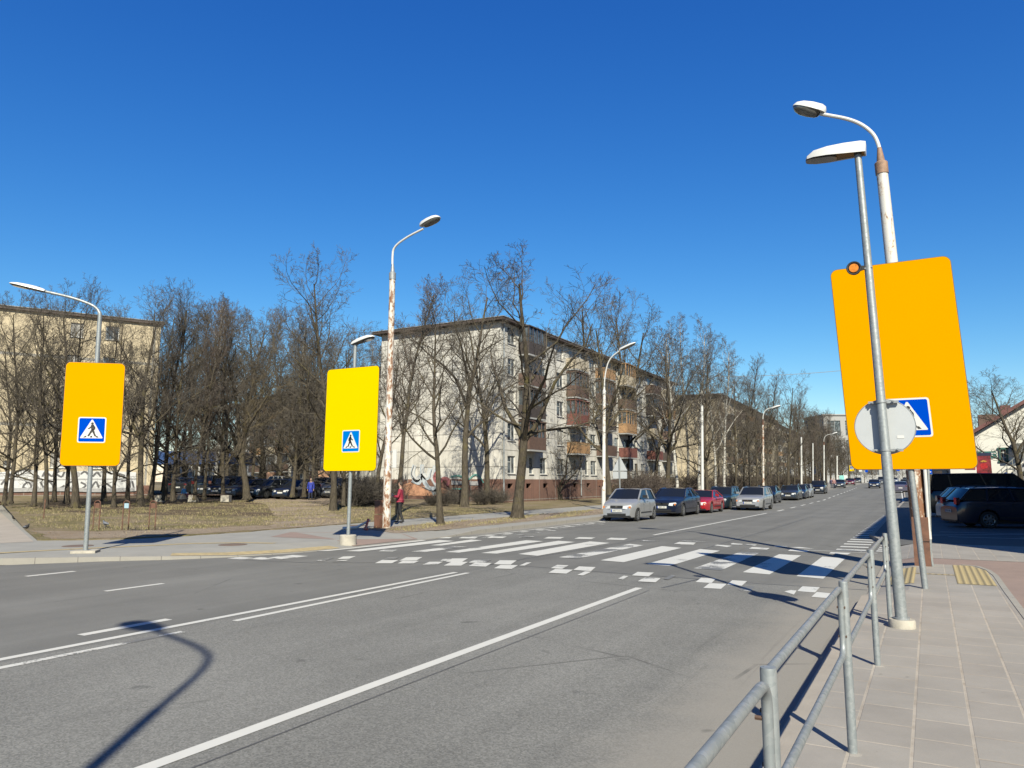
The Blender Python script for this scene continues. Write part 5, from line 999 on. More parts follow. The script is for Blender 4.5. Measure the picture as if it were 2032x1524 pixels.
# grey modern building with big dark windows
p0 = XD(1641, 300, 1.5); p1 = XD(1800, 300, 1.5); rt = thing('office_building', p0, 0, 'distant modern grey building with large dark windows above the treetops', 'office building'); a_ = math.atan2(p1.y-p0.y, p1.x-p0.x); Lb = (p1-p0).length
wl = MB(); topz = PL(1650, 824, (p0.x, p0.y), math.degrees(a_)).z; rcx = [(1.5+i*7.3, 6.8+i*7.3, topz-2.2-6.2-fl*8, topz-2.2-fl*8, 'win') for i in range(int(Lb/7.3)) for fl in range(3)]
facade(wl, rt, p0, a_, Lb, 0, topz, rcx, p0, depth=.5); dv = Vector((-math.sin(a_), math.cos(a_), 0))*20
for a, c in ((p0, p0+dv), (p1, p1+dv), (p0+dv, p1+dv)): wl.add([(a.x, a.y, 0), (c.x, c.y, 0), (c.x, c.y, topz), (a.x, a.y, topz)], [(0, 1, 2, 3)])
wl.build('wall', M['w_grey'], rt, p0, smooth=False, fix=False); MB().box(((p0.x+p1.x)/2+dv.x/2, (p0.y+p1.y)/2+dv.y/2, topz+.2), (Lb+1, 21, .5), rz=a_).build('roof', M['w_grey'], rt, p0)
# blue roofed low building
p0 = XD(325, 86, .8); p1 = XD(452, 86, .8); rt = thing('shop_building', p0, 0, 'low shop building with a blue fascia and white columns behind the lawn trees', 'shop'); a_ = math.atan2(p1.y-p0.y, p1.x-p0.x); Lb = (p1-p0).length; Ub = (p1-p0).normalized(); Nb = Vector((Ub.y, -Ub.x, 0)); cb_ = (p0+p1)/2
MB().box(cb_-Nb*3+Vector((0, 0, 1.5)), (Lb, 6, 3.2), rz=a_).build('wall', M['pane'], rt, p0); MB().box(cb_-Nb*2.8+Vector((0, 0, 3.8)), (Lb+1, 7.4, 1.5), rz=a_).build('fascia', simple('blue_fascia', (.02, .075, .25), .6), rt, p0)
for i in range(8): MB().box(p0+Ub*(Lb*(i+.5)/8)+Nb*.5+Vector((0, 0, 1.4)), (.45, .4, 3.2), rz=a_).build('column', M['frame'], rt, p0)
# cream house with red roof, right
HY = 70; hp = (0, HY); h = lambda x, y: PL(x, y, hp, 0)
e0 = h(1868, 884); rd = h(2125, 738); xL, xR = e0.x+.5, 2*rd.x-e0.x-.5; og = (xL, HY, .2)
rt = thing('house', og, 0, 'cream house with a red sloping roof, green sign and outside stairs at the right edge', 'house')
wl = MB(); wr = [(h(1984, 900).x-xL, h(1998, 900).x-xL, h(1990, 916).z, h(1990, 890).z, 'green')]
zE = e0.z-.3; facade(wl, rt, (xL, HY), 0, xR-xL, 0, zE, [(a, b_, c, min(d, zE-.05), 'hole') for a, b_, c, d, k in wr], og, depth=.15)
wl.add([(xL, HY, zE), (xR, HY, zE), (rd.x, HY, rd.z-.35)], [(0, 1, 2)]); wl.add([(xL, HY+13, 0), (xR, HY+13, 0), (xR, HY+13, zE), (rd.x, HY+13, rd.z-.35), (xL, HY+13, zE)], [(0, 1, 2, 3, 4)])
for x in (xL, xR): wl.add([(x, HY, 0), (x, HY+13, 0), (x, HY+13, zE), (x, HY, zE)], [(0, 1, 2, 3)])
wl.build('wall', M['w_house'], rt, og, smooth=False, fix=False)
rf = MB()
for sx in (-1, 1):
    ex = e0.x-.3 if sx < 0 else 2*rd.x-e0.x+.3; p = [(ex, HY-.6, e0.z-.45), (rd.x, HY-.6, rd.z), (rd.x, HY+13.6, rd.z), (ex, HY+13.6, e0.z-.45)]; q = [(a, b_, c-.3) for a, b_, c in p]
    rf.add(p+q, [(0, 1, 2, 3), (4, 5, 6, 7), (0, 1, 5, 4), (1, 2, 6, 5), (2, 3, 7, 6), (3, 0, 4, 7)])
ro = rf.build('roof', M['redroof'], rt, og, smooth=False); chp = h(1963, 850)
MB().box((chp.x+.2, HY+5, chp.z+.6), (1.3, 1.0, 1.7)).build('chimney', simple('dark_brick', (.15, .09, .07), .8), ro, og); MB().box((h(1998, 800).x, HY+2.0, h(1998, 812).z), (.7, .9, .9)).build('chimney', M['redroof'], ro, og)
a, b_, c, d, k = wr[0]; cx_, cz_ = xL+(a+b_)/2, (c+d)/2; w_, h_ = b_-a, d-c
f = MB()
for (x, z, sx, sz) in ((0, h_/2, w_+.3, .14), (0, -h_/2, w_+.3, .14), (-w_/2, 0, .14, h_+.14), (w_/2, 0, .14, h_+.14)): f.box((cx_+x, HY-.04, cz_+z), (sx, .14, sz))
wo2 = f.build('window', simple('dark_green_frame', (.03, .12, .09), .5), rt, og)
MB().box((cx_, HY+.1, cz_), (w_, .03, h_)).build('pane', M['pane'], wo2, og); f = MB().box((cx_, HY+.06, cz_), (.05, .04, h_))
for z in (-.2, .2): f.box((cx_, HY+.055, cz_+z*h_), (w_, .04, .05))
f.build('glazing_bar', M['frame'], wo2, og)
def onwall(x0, y0, x1, y1, mat, name, par, d=.03, t=.04, off_=0):
    a, c = h(x0, y0), h(x1, y1); return MB().box(((a.x+c.x)/2, HY-d-off_, (a.z+c.z)/2), (abs(c.x-a.x), t, abs(a.z-c.z))).build(name, mat, par, og)
sg = onwall(1938, 896, 1978, 909, simple('green_sign_board', (.02, .16, .14), .5), 'shop_sign', rt); 
for x0, x1, y0, y1 in ((1951, 1962, 898.6, 900.4), (1963, 1976, 898.6, 900.4), (1960, 1970, 902.6, 904.4)): onwall(x0, y0, x1, y1, M['sign_white'], 'lettering_line', sg, .055)
ar = [h(1937, 908), h(1950, 896), h(1950, 902), h(1944, 908)]; MB().prism([(p.x-xL, p.z) for p in ar], (xL, HY-.055, 0), (1, 0, 0), (0, 0, 1), (0, -1, 0), .01).build('arrow', M['sign_white'], sg, og)
o2 = onwall(1915, 924, 1936, 931.5, simple('red_oval_sign', (.5, .03, .04), .5), 'red_sign', rt, .03); onwall(1918, 926, 1933, 929, M['sign_white'], 'lettering_line', o2, .055)
st_ = MB(); s0, s1 = h(1976, 966), h(2028, 921); s0.y = s1.y = HY-1.3; n = 14
for i in range(n): q = s0.lerp(s1, i/(n-1)); st_.box((q.x, HY-.8, q.z-.1), (.34, 1.2, .12))
st_.tube([s0+Vector((0, -.1, -.3)), s1+Vector((0, -.1, -.3))], .16, 4); st_.box((s1.x+1.5, HY-.8, s1.z-.05), (3, 1.6, .2)); so = st_.build('outside_stairs', M['w_grey'], rt, og)
rl = MB()
for dz in (1.0, .55): rl.tube([s0+Vector((0, -.15, dz)), s1+Vector((0, -.15, dz)), s1+Vector((3, -.15, dz))], .035, 6)
for i in range(6): q = s0.lerp(s1, i/5); rl.tube([q+Vector((0, -.15, -.1)), q+Vector((0, -.15, 1.0))], .03, 6)
rl.build('handrail', simple('dull_rail', (.3, .3, .27), .5), so, og); onwall(2006, 881, 2045, 896, simple('dark_awning', (.13, .13, .12), .7), 'awning', rt, .6, 1.1); onwall(2010, 942, 2045, 952, M['b_dark'], 'basement_recess', rt, .02, .05)
# fence
fp = (0, 62); f0 = PL(1978, 945, fp, 0); f1 = PL(2085, 945, fp, 0); og2 = (f0.x, 62, .1); rt = thing('fence', og2, 0, 'thin grey bar fence in front of the cream house', 'fence'); m = MB()
n = 44
for i in range(n): x = f0.x+(f1.x-f0.x)*i/n; m.tube([(x, 62, .1), (x, 62, f0.z)], .018, 4)
m.tube([(f0.x, 62, f0.z-.15), (f1.x, 62, f0.z-.15)], .025, 4); m.tube([(f0.x, 62, .5), (f1.x, 62, .5)], .025, 4); m.build('bars', M['galv2'], rt, og2)
m = MB()
for px in (1996, 2050): q = PL(px, 942, fp, 0); m.tube([(q.x, 61.9, .1), (q.x, 61.9, q.z+.15)], .08, 8)
m.build('post', simple('blue_post', (.06, .1, .32), .5), rt, og2); MB().box(((f0.x+f1.x)/2, 62.4, .55), (f1.x-f0.x, .4, .9)).build('low_wall', simple('brown_brick', (.2, .1, .07), .8), rt, og2)
# red advertising column
cp = PL(1955, 950, (0, 56), 0); tz = PL(1952, 903, (0, 56), 0).z; og3 = (cp.x, 56, .1); rt = thing('advertising_pylon', og3, R(-6), 'tilted dark red advertising pylon with a glossy picture in front of the cream house', 'advertising pylon')
M['ad'] = simple('ad_print', (.30, .02, .03), .3, var=.9, scale=3, coat=.5); MB().prism([(-.42, 0), (.42, 0), (.38, tz-.1), (-.42, tz-.1)], (0, .15, 0), (1, 0, 0), (0, 0, 1), (0, -1, 0), .3).build('panel', M['ad'], rt)
MB().box((0, 0, tz-.05), (.86, .34, .18)).build('cap', simple('navy_cap', (.03, .035, .08), .4), rt); MB().prism(circle(.2, 0, tz-.8), (0, -.152, 0), (1, 0, 0), (0, 0, 1), (0, -1, 0), .01).build('red_emblem', simple('bright_red_print', (.5, .03, .03), .3, var=.5, scale=9), rt)
MB().prism([(-.2, tz-.5), (0, tz-.42), (.2, tz-.5), (.05, tz-.56), (0, tz-.5), (-.05, tz-.56)], (0, -.153, 0), (1, 0, 0), (0, 0, 1), (0, -1, 0), .012).build('gold_emblem', simple('gold_print', (.6, .32, .05), .3), rt)
m = MB()
for k in range(3): m.prism(roundrect(.62, .09, .04, 0, tz-1.3-k*.32), (0, -.153, 0), (1, 0, 0), (0, 0, 1), (0, -1, 0), .01)
m.build('highlight_print', simple('pink_print', (.6, .3, .34), .3, var=.5, scale=12), rt)
# low shopfront left of the house and a blue board
sp = (0, 78); a = PL(1842, 945, sp, 0); c = PL(1916, 945, sp, 0); og4 = (a.x, 78, .1); rt = thing('shop_building', og4, 0, 'low dark-windowed shopfront partly hidden behind the black van', 'shop'); hz_ = 3.6
wl = MB(); facade(wl, rt, (a.x, 78), 0, c.x-a.x, 0, hz_, [(.3+i*1.15, 1.2+i*1.15, .9, 2.9, 'win') for i in range(int((c.x-a.x-.4)/1.15))], og4); wl.add([(a.x, 84, 0), (c.x, 84, 0), (c.x, 84, hz_), (a.x, 84, hz_)], [(0, 1, 2, 3)]); wl.add([(a.x, 78, 0), (a.x, 84, 0), (a.x, 84, hz_), (a.x, 78, hz_)], [(0, 1, 2, 3)]); wl.build('wall', M['w_house'], rt, og4, smooth=False, fix=False)
MB().box(((a.x+c.x)/2, 81, hz_+.15), (c.x-a.x+.6, 7, .3)).build('roof', M['roof'], rt, og4)
q = PL(1843, 938, (0, 60), 0); rt = thing('sign_board', (q.x, 60, .1), 0, 'small blue board on a post between the lamp post and the black van', 'sign'); MB().tube([(0, 0, 0), (0, 0, q.z)], .05, 8).build('pole', M['galv2'], rt); MB().box((0, -.06, q.z-.05), (.42, .03, .34)).build('panel', M['sign_blue'], rt); MB().box((0, -.08, q.z-.05), (.3, .01, .07)).build('lettering_line', M['sign_white'], rt)
# block on the right outside the picture that shades the parking
rects = [(1.5+i*3.2, 3.0+i*3.2, 2.2+f*2.8, 3.7+f*2.8, 'win') for i in range(9) for f in range(4)]; og5 = (7.3, 14.2, 0); rt = thing('apartment_block', og5, 0, 'tall block right of the street that shades the parked van and estate', 'apartment block')
wl = MB(); facade(wl, rt, (7.3, 44), -pi/2, 29.8, 0, 12.2, rects, og5); 
for p, q in (((7.3, 14.2), (22, 14.2)), ((22, 14.2), (22, 44)), ((22, 44), (7.3, 44))): wl.add([(*p, 0), (*q, 0), (*q, 12.2), (*p, 12.2)], [(0, 1, 2, 3)])
wl.build('wall', M['w_yel'], rt, og5, smooth=False, fix=False); MB().box((14.6, 29.1, 12.3), (14.9, 30, .3)).build('roof', M['roof'], rt, og5)

# ------------------------------------------------------------------ cars
def carpaint(name, c, metal=.5, rough=.28):
    m, nt, p = mk(name); p.inputs['Base Color'].default_value = (*c, 1); p.inputs['Metallic'].default_value = metal; p.inputs['Roughness'].default_value = rough; p.inputs['Coat Weight'].default_value = .6; p.inputs['Coat Roughness'].default_value = .08
    nt.links.new(mixc(nt, noise(nt, 3, 4, .6, ocoord(nt)), c, tuple(x*.85 for x in c)), p.inputs['Base Color']); return m
M['p_silver'] = carpaint('silver_paint', (.47, .48, .50), .35, .33); M['p_navy'] = carpaint('navy_paint', (.012, .017, .04), .1); M['p_red'] = carpaint('red_paint', (.52, .018, .03), .15, .3); M['p_teal'] = carpaint('slate_paint', (.035, .06, .08), .4); M['p_grey'] = carpaint('grey_paint', (.07, .078, .09), .5); M['p_black'] = carpaint('black_paint', (.008, .008, .01), .2); M['p_white'] = carpaint('white_car_paint', (.7, .7, .7), .0); M['p_maroon'] = carpaint('maroon_paint', (.18, .012, .025), .3); M['p_lilac'] = carpaint('lilac_grey_paint', (.2, .19, .27), .5); M['p_dsil'] = carpaint('dark_silver_paint', (.24, .26, .29), .6)
def cglass():
    m, nt, p = mk('car_glass'); p.inputs['Base Color'].default_value = (.015, .018, .022, 1); p.inputs['Roughness'].default_value = .05; p.inputs['Specular IOR Level'].default_value = .4; return m
M['cglass'] = cglass(); M['tyre'] = simple('tyre_rubber', (.022, .022, .023), .85); M['rim'] = simple('alloy_rim', (.45, .46, .48), .3, metal=.8, var=.05); M['chrome'] = simple('chrome', (.7, .7, .7), .15, metal=1.0, var=.02)
M['hl'] = simple('headlight_glass', (.72, .74, .76), .08, var=.2, scale=14, coat=1); M['orange'] = simple('indicator', (.8, .25, .05), .2, coat=1); M['tl'] = simple('tail_light', (.16, .012, .018), .15, coat=1, var=.3, scale=12); M['plastic'] = simple('black_plastic', (.02, .02, .022), .5); M['plate'] = simple('number_plate_white', (.78, .78, .76), .4, var=.03); M['eu'] = simple('plate_blue', (.02, .08, .45), .4)
CARS = dict(
 hatch=dict(L=3.62, W=1.66, H=1.50, wb=2.37, fo=.70, hood=1.0, nose=.79, belt=1.03, xw=.98, xf=1.65, xb=3.05, xr=3.48, deck=1.0, wr=.285, gh=.20),
 saloon=dict(L=4.82, W=1.85, H=1.49, wb=2.83, fo=.93, hood=.99, nose=.78, belt=1.03, xw=1.40, xf=2.15, xb=3.35, xr=4.25, deck=1.08, wr=.325, gh=.23),
 coupe=dict(L=4.39, W=1.76, H=1.33, wb=2.47, fo=.92, hood=.88, nose=.69, belt=.93, xw=1.40, xf=2.1, xb=2.95, xr=3.95, deck=.93, wr=.315, gh=.25),
 estate=dict(L=4.65, W=1.75, H=1.49, wb=2.70, fo=.90, hood=.95, nose=.75, belt=1.0, xw=1.35, xf=2.05, xb=4.10, xr=4.50, deck=1.02, wr=.31, gh=.22, rails=1),
 suv=dict(L=4.5, W=1.80, H=1.68, wb=2.64, fo=.90, hood=1.13, nose=.90, belt=1.14, xw=1.25, xf=1.85, xb=4.0, xr=4.38, deck=1.15, wr=.345, gh=.19, rails=1),
 van=dict(L=5.6, W=1.98, H=2.12, wb=3.2, fo=1.0, hood=1.15, nose=.9, belt=1.3, xw=.95, xf=2.0, xb=5.4, xr=5.54, deck=1.32, wr=.35, gh=.10))
def loft(rows, close=True):
    n = len(rows[0]); vs = [q for r in rows for q in r]; fs = [(i*n+j, i*n+j+1, (i+1)*n+j+1, (i+1)*n+j) for i in range(len(rows)-1) for j in range(n-1)]
    if close: fs += [tuple(range(n)), tuple((len(rows)-1)*n+j for j in range(n))]
    return vs, fs
def car(kind, paint, loc, rz, label, plate=None, group=None, rear=False, hl_orange=False, name='parked_car'):
    c = CARS[kind]; rt = thing(name, loc, rz, label, 'van' if kind == 'van' else 'car', group); L, W, H = c['L'], c['W'], c['H']
    fa = c['fo']; ra = c['fo']+c['wb']; wr = c['wr']; zc = wr; xs = sorted(set([0, .03, .09, .2, .35, L-.35, L-.18, L-.07, L-.02, L] + [fa+wr*1.16*math.sin(t*pi/12) for t in range(-6, 7)] + [ra+wr*1.16*math.sin(t*pi/12) for t in range(-6, 7)] + [c['xw'], c['xf'], c['xb'], c['xr'], (fa+ra)/2]))
    def top(x):
        P = [(0, c['nose']-.12), (.06, c['nose']), (.3, c['nose']+.08), (c['xw'], c['hood']+.03), (c['xw']+.3, c['belt']), (c['xr']-.2, c['deck']), (L-.12, c['deck']-.06), (L, c['deck']-.25)]
        for (a, p), (b_, q) in zip(P, P[1:]):
            if a <= x <= b_: t = (x-a)/(b_-a+1e-9); t = t*t*(3-2*t) if a < .2 or b_ > L-.1 else t; return p+(q-p)*t
        return P[-1][1]
    def hw(x):
        e = .5; f = min(1, x/.9); g_ = min(1, (L-x)/.8); return W/2*(1-.20*(1-f)**2.2-.14*(1-g_)**2.2)
    rows = []
    for x in xs:
        t, w = top(x), hw(x); bz = .19 if .05 < x < L-.05 else .28
        for ax_ in (fa, ra):
            d = abs(x-ax_); r_ = wr*1.16
            if d < r_: bz = max(bz, zc+math.sqrt(r_*r_-d*d))
        bz = min(bz, t-.12); m1 = max(bz+.03, .42 if t > .6 else bz+.03)
        half = [(0, bz+.0), (w*.72, bz), (w*.97, bz+.012), (w, max(m1, bz+.02)), (w*1.0, max((m1+t)/2, bz+.03)), (w*.985, t-.10), (w*.93, t-.025), (w*.75, t+.01), (w*.4, t+.028), (0, t+.033)]
        xo = lambda z: x+(.10*max(0, (z-.5)/.4) if x < .2 else 0)*(1-x/.2)
        rows.append([Vector((-xo(z)+L/2, -y, z)) for y, z in half]+[Vector((-xo(z)+L/2, y, z)) for y, z in half[::-1][1:]])
    body = MB().add(*loft(rows))
    # greenhouse frame
    g, bl, rf_ = c['gh'], c['belt']+.015, H; yb, yt = W/2-.055, W/2-c['gh']
    X = lambda x: L/2-x
    xw, xf, xb, xr = c['xw'], c['xf'], c['xb'], c['xr']; zh, zd = c['hood']+.02, c['deck']+.01
    gl = MB(); ins = .03
    P = {}
    for s in (-1, 1):
        P[s] = [Vector((X(xw), s*(yb-.04), zh)), Vector((X(xw+.25), s*yb, bl-.02)), Vector((X(xr-.2), s*yb, zd-.02)), Vector((X(xr), s*(yb-.08), zd)), Vector((X(xf), s*yt, rf_-.04)), Vector((X(xb), s*yt, rf_-.05))]
    a, b_ = P[-1], P[1]; k = (xf+xb)/2
    def bow(p, q, d, n=6): return [p.lerp(q, i/n)+d*(1-(2*i/n-1)**2) for i in range(n+1)]
    ws0, ws1 = bow(a[0], b_[0], Vector((.16, 0, .01))), bow(a[4], b_[4], Vector((.10, 0, .035)))
    rw0, rw1 = bow(a[3], b_[3], Vector((-.08, 0, 0))), bow(a[5], b_[5], Vector((-.05, 0, .03)))
    rm = bow(Vector((X(k), -yt-.01, rf_-.02)), Vector((X(k), yt+.01, rf_-.02)), Vector((0, 0, .045)))
    wv, wf = loft([ws0, ws1], False); ws = MB().add(wv, wf).build('windscreen', M['cglass'], rt, ang=60)
    wv, wf = loft([rw1, rw0], False); MB().add(wv, wf).build('rear_window', M['cglass'], rt, ang=60)
    body.add(*loft([ws1, rm, rw1], False))
    for s in (-1, 1):
        q = P[s]; MB().add([q[0], q[1], q[2], q[3], q[5], Vector((X(k), s*(yt+.01), rf_-.02)), q[4]], [(0, 1, 2, 3, 4, 5, 6)]).build('side_window', M['cglass'], rt)
        o = Vector((0, s*.008, .004)); pil = lambda p, r, w: body.tube([p+o, r+o], w, 4)
        pil(q[0], q[4], .04); pil(q[3], q[5], .045); body.tube([q[4]+o, Vector((X(k), s*(yt+.01), rf_-.02))+o, q[5]+o], .035, 5)
        for fx in ((.52,) if kind in ('hatch', 'coupe') else (.40, .74) if kind in ('estate', 'suv') else (.45, .82)):
            xx = xw+.25+(xr-.2-xw-.25)*fx; xt = xf+(xb-xf)*max(0, min(1, fx*1.08-.08)); pil(Vector((X(xx), s*yb, bl-.02)), Vector((X(xt), s*yt, rf_-.03)), .033)
    bo = body.build('body', paint, rt, ang=32)
    ub = MB().box((0, 0, .34), (L-.5, W-.34, .34)); ub.build('underbody', M['plastic'], rt)
    def hwz(x): return hw(x)
    for ax_ in (fa, ra):
        for s in (-1, 1):
            y0 = s*(hw(ax_)-.2); y1 = s*(hw(ax_)-.015); wh = MB(); 
            prof = [(y0, wr*.6), (y0, wr*.96), (y0+s*.02, wr), (y1-s*.02, wr), (y1, wr*.95), (y1, wr*.68), (y1-s*.03, wr*.64)]
            n = 22; vs = [Vector((X(ax_)+r*math.cos(2*pi*j/n), y, zc+r*math.sin(2*pi*j/n))) for y, r in prof for j in range(n)]
            wh.add(vs, [(i*n+j, i*n+(j+1) % n, (i+1)*n+(j+1) % n, (i+1)*n+j) for i in range(len(prof)-1) for j in range(n)]); wo_ = wh.build('wheel', M['tyre'], rt, ang=40)
            rm_ = MB(); rm_.prism(circle(wr*.64, X(ax_), zc, 22), (0, y1-s*.045, 0), (1, 0, 0), (0, 0, 1), (0, s, 0), .012); ri = rm_.build('rim', M['plastic'], wo_)
            sp = MB()
            for j in range(7): an = 2*pi*j/7+.2; sp.tube([(X(ax_), y1-s*.015, zc), (X(ax_)+wr*.62*math.cos(an), y1-s*.02, zc+wr*.62*math.sin(an))], [wr*.15, wr*.12], 4)
            sp.tube([(X(ax_)+wr*.63*math.cos(2*pi*j/20), y1-s*.018, zc+wr*.63*math.sin(2*pi*j/20)) for j in range(21)], wr*.05, 5, False); sp.prism(circle(wr*.16, X(ax_), zc, 12), (0, y1-s*.02, 0), (1, 0, 0), (0, 0, 1), (0, s, 0), .02); sp.build('spokes', M['rim'], wo_)
    nz = c['nose']
    def nosex(z, y): return L/2 + .012 - (.10*max(0, (z-.5)/.4)) - max(0, abs(y)/(W/2)-.78)*.9
    for s in (-1, 1):
        hy = W/2*.66; n0 = nz-.125
        pts = [(hy-.24, n0-.07), (hy-.21, n0+.06), (hy+.12, n0+.10), (hy+.17, n0+.02), (hy+.08, n0-.09)]
        vs = [Vector((nosex(z, y)-(.07 if y > hy+.05 else 0)+.035, s*y, z)) for y, z in pts]; vs += [v-Vector((.14, 0, 0)) for v in vs]; nn = 5
        ho = MB().add(vs, [tuple(range(nn)), tuple(range(nn, 2*nn))]+[(i, (i+1) % nn, nn+(i+1) % nn, nn+i) for i in range(nn)]).build('headlight', M['hl'], rt, smooth=False)
        if hl_orange: MB().box((nosex(n0, hy)-.06, s*(hy+.09), n0), (.14, .08, .09)).build('indicator', M['orange'], ho)
        zt = (c['deck']-.22) if kind not in ('suv', 'estate', 'van') else c['deck']-.02
        MB().box((-L/2+.07, s*(W/2-.24), zt), (.13, .22, .15 if kind in ('saloon', 'coupe', 'hatch') else .25)).build('tail_light', M['tl'], rt)
        mr = MB().box((X(xw+.42), s*(W/2+.09), bl+.10), (.13, .2, .13)); mo = mr.build('mirror', paint if kind != 'hatch' else M['plastic'], rt); MB().box((X(xw+.49), s*(W/2+.09), bl+.10), (.01, .16, .1)).build('mirror_glass', M['cglass'], mo)
        hd_l = MB()
        for fx in ((.30,) if kind in ('hatch', 'coupe') else (.34, .66)): hd_l.box((X(xw+.25+(xr-.2-xw-.25)*(fx+.08)), s*(W/2+.004), bl-.13), (.18, .03, .03))
        hd_l.build('door_handle', paint, rt)
        sl = MB(); 
        for fx in ((.12, .55) if kind in ('hatch', 'coupe') else (.12, .44, .78)): xx = xw+.25+(xr-.2-xw-.25)*fx; sl.box((X(xx), s*(hw(xx)*1.0), .62), (.012, .008, .5))
        sl.box((0, s*(W/2+.002), .40), (c['wb']-.85, .02, .05)); sl.build('door_seam', M['plastic'], rt)
    gr = MB(); gz = nz-.13; gr.box((nosex(gz, 0)+.0, 0, gz+.02), (.05, W*.36, .11)); go = gr.build('grille', M['plastic'], rt); bz_ = .33; MB().box((L/2-.012, 0, bz_), (.05, W*.55, .10)).build('air_intake', M['plastic'], rt)
    MB().box((nosex(gz, 0)+.022, 0, gz+.025), (.02, .10, .08)).build('badge', M['chrome'], go)
    if kind in ('saloon', 'estate'): MB().box((nosex(gz, 0)+.02, 0, gz+.075), (.03, W*.38, .015)).build('grille_bar', M['chrome'], go)
    for ex, face in ((L/2+.012, 1), (-L/2-.012, -1)):
        zz = .50 if face > 0 else .62; pl = MB().box((ex, 0, zz), (.015, .52, .115)).build('number_plate', M['plate'], rt); MB().box((ex+face*.009, -face*.235, zz), (.004, .045, .11)).build('plate_band', M['eu'], pl)
        if plate:
            cu = bpy.data.curves.new('plate_text', 'FONT'); cu.body = plate; cu.size = .105; cu.align_x = 'CENTER'; cu.align_y = 'CENTER'; cu.extrude = .002
            tmp = bpy.data.objects.new('t', cu); COL.objects.link(tmp); me = bpy.data.meshes.new_from_object(tmp.evaluated_get(bpy.context.evaluated_depsgraph_get())); bpy.data.objects.remove(tmp)
            t_ = bpy.data.objects.new('plate_text', me); me.materials.clear(); me.materials.append(M['black']); COL.objects.link(t_); t_.parent = pl; t_.location = (ex+face*.01, face*.02, zz); t_.rotation_euler = (pi/2, 0, face*pi/2)
    MB().box((L/2-.03, 0, .235), (.12, W*.82, .05)).build('bumper_trim', M['plastic'], rt); MB().box((-L/2+.03, 0, .25), (.12, W*.82, .05)).build('bumper_trim', M['plastic'], rt)
    if c.get('rails'):
        m = MB()
        for s in (-1, 1): m.tube([(X(xf+.2), s*(yt-.06), H+.0), (X(xf+.3), s*(yt-.06), H+.05), (X(xb-.3), s*(yt-.06), H+.05), (X(xb-.15), s*(yt-.06), H)], .018, 6)
        m.build('roof_rail', M['plastic'], rt)
    return rt
def parked(kind, paint, px, side, label, head=-pi/2, z=None, **k):
    """px = column of the front wheel on the side facing the road; side = x of that flank"""
    c = CARS[kind]; Y = YX(px, side); yc = Y-c['fo']+c['L']/2; tilt = head+ (0 if Y < 60 else .03); return car(kind, paint, Vector((side-c['W']/2, yc, rise(Y))), tilt, label, **k)
gk = 'cars parked along the left kerb'
parked('hatch', M['p_silver'], 1266, -12.0, 'small silver three-door hatchback at the head of the parked row', plate='KRT 316', group=gk, hl_orange=True)
parked('saloon', M['p_navy'], 1356, -11.6, 'dark navy saloon parked right behind the silver hatchback', plate='JBM 151', group=gk, hl_orange=True)
parked('coupe', M['p_red'], 1412, -11.35, 'bright red low coupe in the parked row', group=gk, hl_orange=True)
parked('estate', M['p_teal'], 1450, -11.75, 'dark slate estate behind the red coupe with roof rails', group=gk, plate='CDF 824')
parked('estate', M['p_silver'], 1515, -9.45, 'silver estate with roof rails driving in the street beside the parked row', plate='GHF 471', name='moving_car', hl_orange=True)
parked('saloon', M['p_black'], 1538, -11.6, 'black saloon half hidden behind the driving silver estate', group=gk)
parked('saloon', M['p_grey'], 1583, -11.5, 'grey saloon with a light plate, behind the black saloon', plate='AEK 620', group=gk)
parked('saloon', M['p_navy'], 1598, -11.45, 'dark saloon wedged behind the grey saloon in the parked row', group=gk)
parked('hatch', M['p_silver'], 1609, -11.4, 'silver car tucked behind the dark saloon far along the row', group=gk)
parked('suv', M['p_black'], 1637, -11.9, 'black tall off-roader at the end of the near parked row', plate='HFA 305', group=gk)
parked('saloon', M['p_grey'], 1676, -13.0, 'small dark grey car standing beyond the black off-roader', group=gk)
parked('saloon', M['p_maroon'], 1696, -13.8, 'small maroon car in the far parked row', group=gk)
parked('estate', M['p_grey'], 1709, -15.0, 'distant grey car behind the maroon one', group=gk)
for kd, pt_, px, d, hd_, lab in (('saloon', 'p_navy', 1735, 128, -pi/2+.03, 'oncoming dark car with bright headlights far down the street'), ('saloon', 'p_lilac', 1786, 100, pi/2+.03, 'lilac-grey car driving away, seen just left of the rusty lamp post'), ('estate', 'p_black', 1797, 128, pi/2+.03, 'black car ahead of the lilac-grey one'), ('suv', 'p_dsil', 1751, 165, -pi/2+.03, 'faint grey off-roader behind the oncoming dark car'), ('saloon', 'p_silver', 1775, 190, -pi/2, 'tiny silver car at the end of the street'), ('suv', 'p_white', 1798, 215, -pi/2, 'tiny white van-like car at the end of the street'), ('saloon', 'p_navy', 1812, 180, -pi/2, 'tiny blue car at the end of the street')):
    q = XD(px, d, 0); q.z = rise(q.y)+.01; car(kd, M[pt_], q, hd_, lab, name='moving_car')
